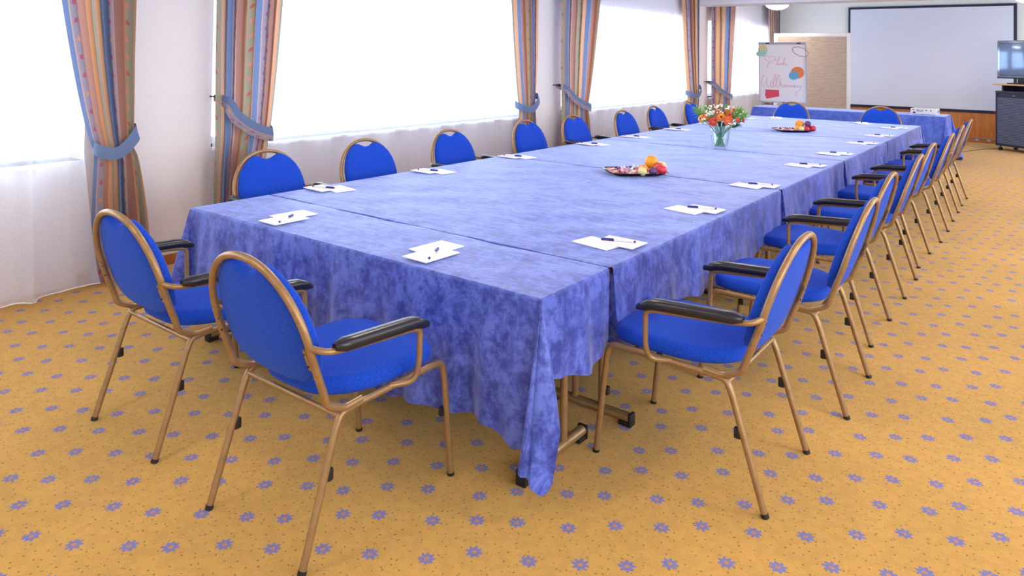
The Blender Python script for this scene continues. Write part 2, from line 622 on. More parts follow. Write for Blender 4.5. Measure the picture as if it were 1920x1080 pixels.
def dup(o, parent=None):
    c = o.copy()
    COL.objects.link(c)
    c.parent = parent
    for ch in KIDS.get(o.name, []):
        dup(ch, c)
    return c


def pillow(outline, prof, place, name, mat, parent, dome=0.0):
    """outline: closed 2D list; prof: list of (inset scale offset, height); place(x, y, h) -> 3D"""
    n = len(outline)
    cx = sum(p[0] for p in outline) / n
    cy = sum(p[1] for p in outline) / n
    mb = MB()
    rows = []
    for ins, h in prof:
        ring = []
        for x, y in outline:
            d = math.hypot(x - cx, y - cy)
            k = (d - ins) / d
            ring.append(place(cx + (x - cx) * k, cy + (y - cy) * k, h))
        rows.append(ring)
    # domed rings towards the middle on the last (front/top) side, flat on the first
    top = prof[-1]
    for q in (0.75, 0.5, 0.25):
        rows.append([place(cx + (x - cx) * (1 - top[0] / 0.2) * q, cy + (y - cy) * (1 - top[0] / 0.2) * q, top[1] + dome * (1 - q * q)) for x, y in outline])
    vs = [p for r in rows for p in r]
    fs = []
    for i in range(len(rows) - 1):
        for k in range(n):
            k2 = (k + 1) % n
            fs.append((i * n + k, i * n + k2, (i + 1) * n + k2, (i + 1) * n + k))
    vs.append(place(cx, cy, top[1] + dome))
    last = (len(rows) - 1) * n
    for k in range(n):
        fs.append((last + k, last + (k + 1) % n, len(vs) - 1))
    # back side fan rings
    b0 = len(vs)
    bot = prof[0]
    for q in (0.6,):
        vs += [place(cx + (x - cx) * (1 - bot[0] / 0.2) * q, cy + (y - cy) * (1 - bot[0] / 0.2) * q, bot[1]) for x, y in outline]
    for k in range(n):
        k2 = (k + 1) % n
        fs.append((k2, k, b0 + k, b0 + k2))
    vs.append(place(cx, cy, bot[1]))
    for k in range(n):
        fs.append((b0 + (k + 1) % n, b0 + k, len(vs) - 1))
    mb.add(vs, fs)
    return mb.build(name, mat, parent, angle=60)


# ---------------------------------------------------------------- the room
Y0, Y1 = -4.5, 15.2
XW = -1.5
ZC = 2.95
mb = MB()
mb.box(XW - 0.35, RWX + 0.35, Y0 - 0.3, Y1 + 0.3, -0.2, 0)
mb.build('floor', M['carpet'], kind='structure', smooth=False)
mb = MB()
mb.box(XW - 0.35, RWX + 0.35, Y0 - 0.3, Y1 + 0.3, ZC, ZC + 0.2)
mb.build('ceiling', M['ceil'], kind='structure', smooth=False)


def wall_with_openings(name, xa, xb, openings, z0, z1, mat):
    mb = MB()
    prev = Y0 - 0.3
    for a, b in openings:
        mb.box(xa, xb, prev, a, 0, ZC)
        mb.box(xa, xb, a, b, 0, z0)
        mb.box(xa, xb, a, b, z1, ZC)
        prev = b
    mb.box(xa, xb, prev, Y1 + 0.3, 0, ZC)
    return mb.build(name, mat, kind='structure', smooth=False)


wall_with_openings('wall_left', XW - 0.35, XW, WIN, WZ[0], WZ[1], M['wall'])
wall_with_openings('wall_right', RWX, RWX + 0.35, RWIN, 0.8, 2.4, M['farwall'])
mb = MB()
mb.box(XW - 0.35, RWX + 0.35, Y1, Y1 + 0.3, 0, ZC)
mb.build('wall_far', M['farwall'], kind='structure', smooth=False)
mb = MB()
mb.box(XW - 0.35, RWX + 0.35, Y0 - 0.3, Y0, 0, ZC)
mb.build('wall_near', M['farwall'], kind='structure', smooth=False)
# dropped beam
mb = MB()
mb.box(XW, RWX, 10.72, 11.28, 2.62, ZC, bev=0.006)
mb.build('trim_1', M['ceil'], kind='structure')
# wood wainscot on the far wall: boards with joints
root = MB()
root.box(-0.6, RWX, Y1 - 0.02, Y1, 0.095, 0.70)
tr = root.build('trim_2', M['wood'], kind='structure', smooth=False)
for i in range(6):
    a = -0.6 + i * 1.25
    q = MB()
    q.box(a + 0.004, a + 1.246, Y1 - 0.034, Y1 - 0.02, 0.1, 0.69, bev=0.003)
    q.build('panel', M['wood'], tr)
q = MB()
q.box(-0.6, RWX, Y1 - 0.05, Y1, 0.0, 0.085, bev=0.004)
q.build('baseboard_far', M['base'], kind='structure')
q = MB()
q.box(-0.6, RWX, Y1 - 0.055, Y1 - 0.01, 0.085, 0.1, bev=0.003)
q.build('trim_3', M['metal'], kind='structure')
q = MB()
for a, b in [(0.02, 1.05), (5.35, 6.15), (10.42, 11.33)]:
    q.box(XW, XW + 0.022, a, b, 0, 0.075, bev=0.004)
q.build('baseboard_left', M['base'], kind='structure')

# windows
for i, (a, b) in enumerate(WIN):
    fr = MB()
    x0, x1 = XW - 0.27, XW - 0.20
    z0, z1 = WZ
    t_ = 0.06
    fr.box(x0, x1, a, b, z0, z0 + t_, bev=0.008)
    fr.box(x0, x1, a, b, z1 - t_, z1, bev=0.008)
    k = max(2, round((b - a) / 1.45))
    for j in range(k + 1):
        y = a + (b - a) * j / k
        fr.box(x0, x1, max(a, y - 0.035), min(b, y + 0.035), z0 + t_, z1 - t_, bev=0.008)
    wo = fr.build('window_%d' % (i + 1), M['frame'], kind='structure')
    for j in range(k):
        ya, yb = a + (b - a) * j / k + 0.035, a + (b - a) * (j + 1) / k - 0.035
        g = MB()
        g.box(x0 + 0.03, x0 + 0.036, ya, yb, z0 + t_, z1 - t_)
        g.build('pane', M['glass'], wo, smooth=False)
    sl = MB()
    sl.box(XW - 0.2, XW + 0.03, a, b, z0 - 0.03, z0, bev=0.006)
    sl.build('sill', M['frame'], wo)

# ---------------------------------------------------------------- voile curtains
sheer_specs = [
    (-3.5, 0.085, -1.43, 'white voile curtain with hem on the carpet, over the nearest window at left edge'),
    (0.98, 5.30, -1.45, 'wide white voile curtain behind the first four window-side chairs'),
    (6.15, 10.40, -1.45, 'white voile curtain over the third window, between two tied drapes'),
    (11.35, 14.95, -1.45, 'white voile curtain over the far window, left of the flip chart'),
]
for si, (ya, yb, X, lab) in enumerate(sheer_specs):
    rnd = random.Random(10 + si)
    nc = int((yb - ya) / 0.0125)
    rows = []
    nz = 26
    ph = [rnd.uniform(0, 6.28) for _ in range(6)]
    for i in range(nz + 1):
        z = ZC - 0.03 - (ZC - 0.03 - 0.018) * i / nz
        hang = i / nz
        row = []
        for j in range(nc + 1):
            y = ya + (yb - (0.24 * (1 - hang) ** 0.8 if si == 0 else 0) - ya) * j / nc
            s1 = math.sin(y * 2 * PI / 0.115 + 0.8 * math.sin(y * 3.1 + ph[0]) + ph[1])
            s2 = math.sin(y * 2 * PI / 0.36 + 1.3 * math.sin(y * 1.7 + ph[2]) + ph[3] + 0.35 * hang)
            s3 = math.sin(y * 2 * PI / 0.75 + ph[4] + 0.5 * hang)
            A1 = 0.010 * (1 - 0.7 * hang)
            A2 = 0.008 + (0.020 if si == 0 else 0.006) * hang
            x = X + A1 * s1 + A2 * s2 + (0.004 + (0.02 if si == 0 else 0.005) * hang) * s3
            if si == 0:
                x += 0.125 * hang ** 1.5
            if si == 0:
                # one strong fold standing proud near the left edge of the picture
                x += 0.09 * math.exp(-((y + 0.40 - 0.05 * hang) / 0.045) ** 2) * (0.4 + 0.6 * hang)
            zz = z if i < nz else 0.018 + 0.012 * (1 + s2)
            row.append((x, y, zz))
        rows.append(row)
    rt = empty('voile_curtain', (0, 0, 0))
    q = MB()
    q.grid(rows)
    q.build('voile', M['sheer'], rt)
    q = MB()
    q.tube([(p[0], p[1], p[2]) for p in rows[-1][::2]], 0.0035, 5, cap=False)
    q.build('hem', M['paper'], rt)
    tag(rt, lab, 'curtain')

# curtain rail above all windows
q = MB()
q.box(XW + 0.08, XW + 0.14, Y0, 10.7, ZC - 0.03, ZC)
q.box(XW + 0.08, XW + 0.14, 11.3, Y1, ZC - 0.03, ZC)
q.build('trim_4', M['frame'], kind='structure', smooth=False)

# ---------------------------------------------------------------- patterned drapes


def lerp(a, b, t):
    return a + (b - a) * t


def drape(top, tie, bot, ztie, side, X, nf, mat, lab, seed, uvw=1.15, zmax=ZC - 0.03, uoff=0.0):
    """top/tie/bot = (y0, y1); side +1: hook on the high-y side, -1: hook on the low-y side"""
    rnd = random.Random(seed)
    ph = [rnd.uniform(0, 6.28) for _ in range(5)]
    nz, nc = 60, 120
    rows = []
    zs = []
    for i in range(nz + 1):
        z = zmax + (0.015 - zmax) * i / nz
        zs.append(z)
        if z > ztie:
            q = (z - ztie) / (zmax - ztie)
            wq = q ** 0.75
            y0 = lerp(tie[0], top[0], wq if side > 0 else min(1, q * 3) ** 0.8)
            y1 = lerp(tie[1], top[1], min(1, q * 3) ** 0.8 if side > 0 else wq)
            A = lerp(0.022, 0.042, min(1, q * 1.6))
            bunch = 1 - min(1, q * 2.2)
        else:
            q = (ztie - z) / ztie
            y0 = lerp(tie[0], bot[0], q ** 0.6)
            y1 = lerp(tie[1], bot[1], q ** 0.6)
            A = lerp(0.022, 0.045, min(1, q * 2))
            bunch = 1 - min(1, q * 3)
        row = []
        for j in range(nc + 1):
            u = j / nc
            wob = u + 0.035 * math.sin(2 * PI * u * 1.5 + ph[0]) + 0.02 * math.sin(2 * PI * u * 2.7 + ph[1])
            a = 2 * PI * nf * wob + ph[2]
            yy = lerp(y0, y1, u) + 0.22 * (y1 - y0) / nf * math.cos(a)
            edge = math.sin(PI * u) ** 0.5 if 0 < u < 1 else 0
            xx = X + A * math.sin(a) * (0.75 + 0.25 * math.sin(5 * u + ph[3])) + 0.03 * edge * bunch
            row.append((xx, yy, z))
        rows.append(row)
    rt = empty('drape', (0, 0, 0))
    q = MB()
    q.grid(rows, uvf=lambda i, j: (uoff + uvw * j / nc, zs[i]))
    q.build('fabric', mat, rt)
    # tieback band
    ylo, yhi = tie
    if side > 0:   # hook at high y
        hy = yhi - 0.05
        path = [(XW + 0.02, hy, ztie + 0.17), (X + 0.035, yhi + 0.012, ztie + 0.13), (X + 0.09, lerp(yhi, ylo, 0.25), ztie + 0.045), (X + 0.105, lerp(yhi, ylo, 0.6), ztie - 0.01),
                (X + 0.085, lerp(yhi, ylo, 0.95), ztie + 0.0), (X + 0.03, ylo - 0.022, ztie + 0.025), (X - 0.05, ylo - 0.005, ztie + 0.05)]
    else:
        hy = ylo + 0.02
        path = [(XW + 0.05, hy, ztie + 0.31), (X + 0.05, ylo + 0.05, ztie + 0.27), (X + 0.085, lerp(ylo, yhi, 0.25), ztie + 0.16), (X + 0.105, lerp(ylo, yhi, 0.55), ztie + 0.06),
                (X + 0.09, lerp(ylo, yhi, 0.92), ztie + 0.0), (X + 0.03, yhi + 0.025, ztie - 0.0), (X - 0.05, yhi + 0.0, ztie + 0.04)]
    P = [Vector(p) for p in path]
    fine = []
    for i in range(len(P) - 1):
        p0, p1, p2, p3 = P[max(i - 1, 0)], P[i], P[i + 1], P[min(i + 2, len(P) - 1)]
        for k in range(6):
            s_ = k / 6
            fine.append(0.5 * ((2 * p1) + (p2 - p0) * s_ + (2 * p0 - 5 * p1 + 4 * p2 - p3) * s_ ** 2 + (3 * p1 - p0 - 3 * p2 + p3) * s_ ** 3))
    fine.append(P[-1])
    H = 0.085 if side > 0 else 0.11
    q = MB()
    r4 = []
    for i, p in enumerate(fine):
        d = (fine[min(i + 1, len(fine) - 1)] - fine[max(i - 1, 0)]).normalized()
        out = Vector((1, 0, 0))
        up = out.cross(d)
        if up.length < 0.2:
            up = Vector((0, 0, 1))
        up.normalize()
        if up.z < 0:
            up = -up
        wz = min(1.0, (math.hypot(d.y, d.z) ** 3))
        up = (up * wz + Vector((0, 0, 1)) * (1 - wz)).normalized()
        kk = 0.45 + 0.55 * min(1, i / 6)
        r4.append([p + up * H * 0.5 * kk, p + out * 0.008, p - up * H * 0.5 * kk, p - out * 0.004])
    vs = [v for r_ in r4 for v in r_]
    n = len(r4)
    q.add(vs, [])
    for i in range(n - 1):
        for k in range(4):
            k2 = (k + 1) % 4
            q.f.append((i * 4 + k, i * 4 + k2, (i + 1) * 4 + k2, (i + 1) * 4 + k))
            q.mi.append(0)
    arc = 0
    for i in range(n):
        if i:
            arc += (fine[i] - fine[i - 1]).length
        for k, uu in enumerate((0.272, 0.31, 0.362, 0.31) if side > 0 else (0.285, 0.34, 0.49, 0.36)):
            q.uv[i * 4 + k] = (uu, arc)
    q.build('tieback', M['drape'], rt, angle=80)
    q = MB()
    kx = XW + 0.1
    q.tube([(XW, hy, path[0][2] + 0.01), (kx, hy, path[0][2] + 0.01)], 0.006, 8)
    q.lathe([(0, 0.03), (0.012, 0.028), (0.02, 0.018), (0.022, 0.008), (0.016, 0), (0.007, -0.006), (0, -0.006)], (kx - 0.01, hy, path[0][2] + 0.01), 14,
            frame=(Vector((0, 1, 0)), Vector((0, 0, 1)), Vector((1, 0, 0))))
    q.build('hook', M['pewter'], rt)
    tag(rt, lab, 'drape', 'striped drapes tied back beside the windows')
    return rt


drape((-0.30, 0.30), (0.065, 0.31), (0.06, 0.46), 0.93, 1, -1.35, 6, M['drape'], 'striped drape with blue tieback at the right of the nearest window, behind the first chair', 3, uoff=0.30)
drape((0.955, 1.58), (0.965, 1.42), (0.96, 1.36), 0.95, -1, -1.35, 6, M['drape2'], 'orange and blue striped drape with slanting tieback and round hook, left of the widest window', 5)
drape((4.72, 5.36), (4.95, 5.30), (4.95, 5.42), 0.98, 1, -1.35, 5, M['drape'], 'striped drape with blue tieback at the right end of the widest window', 8, uoff=0.1)
drape((5.86, 6.95), (5.90, 6.56), (5.88, 6.72), 0.92, -1, -1.35, 6, M['drape2'], 'broad striped drape with slanting tieback just right of the middle wall pier', 11)
drape((9.75, 10.52), (10.05, 10.50), (10.05, 10.50), 0.96, 1, -1.35, 4, M['drape'], 'narrow striped drape left of the far wall pier, behind the flower vase', 13, uoff=0.2, uvw=0.8)
drape((11.10, 12.35), (11.10, 12.05), (11.10, 12.1), 0.86, -1, -1.35, 3, M['drape2'], 'wide striped drape under the ceiling beam, between flower vase and far voile', 17, zmax=ZC - 0.03, uvw=0.8, uoff=0.24)
drape((14.35, 15.12), (14.5, 15.1), (14.5, 15.1), 0.95, 1, -1.30, 5, M['drape'], 'striped drape in the far corner behind the pinboard', 19, uoff=0.45)

# ---------------------------------------------------------------- tablecloths
ZT = 0.742


def cloth(name, x0, x1, y0, y1, sides, drops, lab, seed, ztop=ZT, wave=1.0, group=None, ny=None, flap=0.64, wedge=0.012, mat='velvet'):
    """sides: string out of 'FRBL' that hang (F = low y, B = high y)"""
    rnd = random.Random(seed)
    R = 0.011
    mb = MB()
    ph = [rnd.uniform(0, 6.28) for _ in range(8)]

    def wob(s):
        return 0.006 * math.sin(7 * s + ph[6]) + 0.004 * math.sin(17 * s + ph[7])
    # top
    NX, NY = 60, ny or max(14, int((y1 - y0) / 0.045))
    rows = []
    xa, xb, ya, yb = x0 + R, x1 - R, y0 + R, y1 - R
    for i in range(NY + 1):
        r_ = []
        for j in range(NX + 1):
            x, y = lerp(xa, xb, j / NX), lerp(ya, yb, i / NY)
            e = min(1, min(x - xa, xb - x, y - ya, yb - y) / 0.06)
            dz = e * (0.0016 * math.sin(9 * x + 4 * math.sin(3 * y + ph[0])) + 0.0014 * math.sin(14 * y + 3 * math.sin(5 * x + ph[1])) + 0.0016)
            # puckers running in from the seams
            if 'F' not in sides:
                dz += e * 0.004 * math.exp(-(y - ya) / 0.16) * math.sin(60 * (y + 0.25 * x) + ph[2]) * math.exp(-((x - x0 - 1.25) / 0.45) ** 2)
            r_.append((x, y, ztop + dz))
        rows.append(r_)
    mb.grid(rows)
    # boundary runs, walked counter-clockwise: F (x up), R (y up), B (x down), L (y down)
    order = 'FRBL'
    ends = {'F': ((x0, y0), (x1, y0), (0, -1)), 'R': ((x1, y0), (x1, y1), (1, 0)), 'B': ((x1, y1), (x0, y1), (0, 1)), 'L': ((x0, y1), (x0, y0), (-1, 0))}

    def side_cols(sd, sa, sb):
        (ax, ay), (bx, by), (nx, ny_) = ends[sd]
        L = math.hypot(bx - ax, by - ay)
        n = max(8, int(L / 0.022))
        cols = []
        tx, ty = (bx - ax) / L, (by - ay) / L
        for k in range(n + 1):
            s = R + (L - 2 * R) * k / n
            g = s + ay + ax
            fold = 0.55 * math.sin(2 * PI * g / 0.47 + 1.2 * math.sin(g * 1.9 + ph[3]) + ph[4]) + 0.3 * math.sin(2 * PI * g / 0.17 + ph[5]) + 0.25 * math.sin(2 * PI * g / 1.1 + ph[2])
            loc_w = wave * (1 + (0.9 if ay + (s if sd == 'R' else 0) > 4.2 else 0))
            D = drops[sd] + 0.022 * math.sin(2 * PI * g / 1.3 + ph[0]) + 0.012 * math.sin(2 * PI * g / 0.37 + ph[1])
            slip = 0
            if sd in ('R', 'L'):
                if s < 0.12 and 'F' not in sides:
                    slip = wedge * (1 - s / 0.12) * (1 if sd == 'R' else 1)
                if s > L - 0.12 and 'B' not in sides:
                    slip = -wedge * (1 - (L - s) / 0.12)
                D += 0.03 * (1 - min(1, min(s, L - s) / 0.1)) * (-1 if min(s, L - s) < 0.1 else 0)
            cols.append(dict(b=(ax + tx * s - nx * R, ay + ty * s - ny_ * R), n=(nx, ny_), D=D, fold=fold * 0.032 * loc_w, f=(tx * slip, ty * slip)))
        # free ends turn back under the neighbouring cloth
        if sd in ('R', 'L'):
            lo_free, hi_free = ('F' not in sides, 'B' not in sides) if sd == 'R' else ('B' not in sides, 'F' not in sides)
            if lo_free:
                c0 = cols[0]
                cols = [dict(c0, f=(c0['f'][0] - nx * 0.16 + tx * 0.02, c0['f'][1] - ny_ * 0.16 + ty * 0.02), fold=0)] + cols
            if hi_free:
                c0 = cols[-1]
                cols = cols + [dict(c0, f=(c0['f'][0] - nx * 0.16 - tx * 0.02, c0['f'][1] - ny_ * 0.16 - ty * 0.02), fold=0)]
        return cols

    def corner_cols(sa, sb):
        (na, nb) = (ends[sa][2], ends[sb][2])
        c = ends[sa][1]
        b = (c[0] - R * (na[0] + nb[0]), c[1] - R * (na[1] + nb[1]))
        nn = (na[0] + nb[0], na[1] + nb[1])
        Da, Db = drops[sa], drops[sb]
        k = flap
        lo = max(Da, Db)
        spec = [(0.02, -0.02, Da), (0.10 * k, -0.05 * k, Da + 0.02), (0.15 * k, -0.03 * k, Da + 0.035), (0.155 * k, -0.005, Da + 0.04), (0.125 * k, 0.012 * k, Da + 0.045), (0.135 * k, 0.035 * k, lo + 0.07),
                (0.11 * k, 0.075 * k, lo + 0.105), (0.085 * k, 0.12 * k, lo + 0.108), (0.05 * k, 0.15 * k, lo + 0.08), (0.01, 0.165 * k, lerp(Db, lo, 0.6) + 0.02),
                (-0.025, 0.13 * k, Db + 0.03), (-0.045, 0.06, Db + 0.015), (-0.055, 0.02, Db)]
        return [dict(b=b, n=nn, D=D, fold=0, f=(fa * na[0] + fb * nb[0], fa * na[1] + fb * nb[1]), c=True, tuck=0.45 if i_ >= 7 else (0.2 if i_ == 6 else 0)) for i_, (fa, fb, D) in enumerate(spec)]

    def emit(cols, lip=False):
        K = 18
        ts = [0, 1, 2, 3] + list(range(4, K + 1))
        rws = []
        for k in ts:
            row = []
            for c in cols:
                bx, by = c['b']
                nx, ny_ = c['n']
                if k <= 3:
                    a = (PI / 2) * k / 3
                    o, dn = R * math.sin(a), R * (1 - math.cos(a))
                    fx = fy = 0
                    w_ = 0
                else:
                    q = (k - 3) / (K - 3)
                    d = R + (c['D'] - R) * q
                    o, dn = R, d
                    g = min(1, d / 0.5)
                    w_ = (c['fold'] + 0.030) * g
                    if c.get('c'):
                        w_ = 0.014 * g
                    tk = 1 - c.get('tuck', 0) * max(0, min(1, (d - 0.43) / 0.12))
                    fx, fy = c['f'][0] * (d / 0.5) * tk, c['f'][1] * (d / 0.5) * tk
                row.append((bx + nx * (o + w_) + fx, by + ny_ * (o + w_) + fy, ztop - dn))
            rws.append(row)
        mb.grid(rws)
    runs, i = [], 0
    # find start: a side whose predecessor does not hang (or F when all hang)
    if len(sides) == 4:
        cols = []
        for sd in order:
            cols += side_cols(sd, None, None) + corner_cols(sd, order[(order.index(sd) + 1) % 4])
        cols.append(cols[0])
        emit(cols)
    else:
        for st in order:
            if st in sides and order[(order.index(st) - 1) % 4] not in sides:
                cols = []
                sd = st
                while sd in sides:
                    cols += side_cols(sd, None, None)
                    nx_ = order[(order.index(sd) + 1) % 4]
                    if nx_ in sides:
                        cols += corner_cols(sd, nx_)
                    sd = nx_
                    if sd == st:
                        break
                emit(cols)
        for sd in order:
            if sd not in sides:
                (ax, ay), (bx, by), (nx, ny_) = ends[sd]
                n = 60
                rws = []
                for k in range(4):
                    row = []
                    for j in range(n + 1):
                        s = j / n
                        x, y = lerp(ax, bx, s), lerp(ay, by, s)
                        if sd in 'FB':
                            x = lerp(ax + (R if ax < bx else -R), bx + (-R if ax < bx else R), s)
                        wv = wob(x) * (0 if k == 0 else 1)
                        o = [-R, -0.003, 0.0, 0.0][k] + (wv if k else 0) * min(1, 4 * s, 4 * (1 - s))
                        row.append((x + nx * o, y + ny_ * o, ztop - [0, 0.0, 0.004, 0.028][k]))
                    rws.append(row)
                mb.grid(rws)
    o = mb.build(name, M[mat], angle=70)
    return tag(o, lab, 'tablecloth', group)


W = 2.432
YS = [0, 0.514, 2.867, 4.666, 6.653, 9.125]
G = 0.0045
grp = 'blue velvet tablecloths on the long table'
cloth('tablecloth', 0, W, YS[0], YS[1] - G, 'FRL', dict(F=0.54, R=0.315, L=0.33), 'narrow blue velvet tablecloth over the near end of the table, hanging lowest at its front', 1, group=grp, wave=1.5)
cloth('tablecloth', 0, W, YS[1] + G, YS[2] - G, 'RL', dict(R=0.335, L=0.33), 'long blue velvet tablecloth second from the near end, with two seams across', 2, group=grp)
cloth('tablecloth', 0, W, YS[2] + G, YS[3] - G, 'RL', dict(R=0.335, L=0.33), 'blue velvet tablecloth under the nearer fruit tray', 3, group=grp)
cloth('tablecloth', 0, W, YS[3] + G, YS[4] - G, 'RL', dict(R=0.335, L=0.33), 'blue velvet tablecloth just behind the flower vase', 4, group=grp)
cloth('tablecloth', 0, W, YS[4] + G, YS[5], 'RBL', dict(R=0.335, L=0.33, B=0.45), 'blue velvet tablecloth over the far end of the long table', 5, group=grp)
cloth('tablecloth', -0.55, 2.51, 11.1, 11.78, 'FRBL', dict(F=0.66, R=0.66, L=0.6, B=0.5), 'bright blue tablecloth on the side table that carries the projector', 6, ztop=0.752, wave=0.35, ny=16, mat='sidevelvet', flap=0.8)

# ---------------------------------------------------------------- folding tables under the cloths


def folding_table(cx, y0, y1, wdt, along_y, lab, zt=0.735, inset=0.19, shift=0.0):
    """tube-legged table with a T foot at each end"""
    L = y1 - y0
    rt = empty('folding_table', (cx, (y0 + y1) / 2, 0) if along_y else ((cx[0] + cx[1]) / 2, (y0 + y1) / 2, 0), 0 if along_y else PI / 2)
    if along_y:
        hx, hy = wdt / 2, L / 2
    else:
        hx, hy = (y1 - y0) / 2, (cx[1] - cx[0]) / 2
    q = MB()
    q.box(-hx, hx, -hy, hy, zt - 0.025, zt, bev=0.004)
    q.build('tabletop', M['tabletop'], rt)
    q = MB()
    for s in (-1, 1):
        q.box(s * (hx - 0.05) - 0.012, s * (hx - 0.05) + 0.012, -hy + 0.12, hy - 0.12, zt - 0.075, zt - 0.025)
    q.build('apron_rail', M['gold'], rt)
    for e in (-1, 1):
        ye = e * (hy - inset)
        q = MB()
        for px in (-0.07 + shift, 0.07 + shift):
            q.tube([(px, ye, 0.045), (px, ye, zt - 0.025)], 0.0165, 12)
        q.tube([(-0.09 + shift, ye, 0.5), (0.09 + shift, ye, 0.5)], 0.01, 8)
        lg = q.build('leg', M['gold'], rt)
        q = MB()
        q.tube([(-0.215 + shift, ye, 0.036), (0.215 + shift, ye, 0.036)], 0.0215, 14)
        q.build('foot_bar', M['gold'], lg)
        for s in (-1, 1):
            q = MB()
            q.box(shift + s * 0.222 - 0.008, shift + s * 0.222 + 0.008, ye - 0.0235, ye + 0.0235, 0.0, 0.058, bev=0.007)
            q.box(shift + min(s * 0.222, s * 0.165), shift + max(s * 0.222, s * 0.165), ye - 0.02, ye + 0.02, 0.0, 0.018, bev=0.004)
            q.build('rubber_foot', M['black'], lg)
    tag(rt, lab, 'table')
    return rt


folding_table((0.012, W - 0.012), 0.012, 0.5, 0.486, False, 'folding table with round T feet under the near end cloth', inset=0.11, shift=0.022)
names = ['nearest long', 'second long', 'third long', 'farthest']
for k in range(4):
    a, b = YS[k + 1] + 0.012, YS[k + 2] - 0.012
    for cx, sd in ((W - 0.012 - 0.243, 'right'), (0.012 + 0.243, 'window')):
        folding_table(cx, a, b, 0.486, True, 'folding table under the %s cloth section, on the %s side' % (names[k], sd), shift=0.03 if sd == 'right' else -0.03)
folding_table((-0.53, 2.49), 11.13, 11.75, 0.6, False, 'folding table under the bright blue cloth by the far wall', 0.745)


# ---------------------------------------------------------------- armchairs


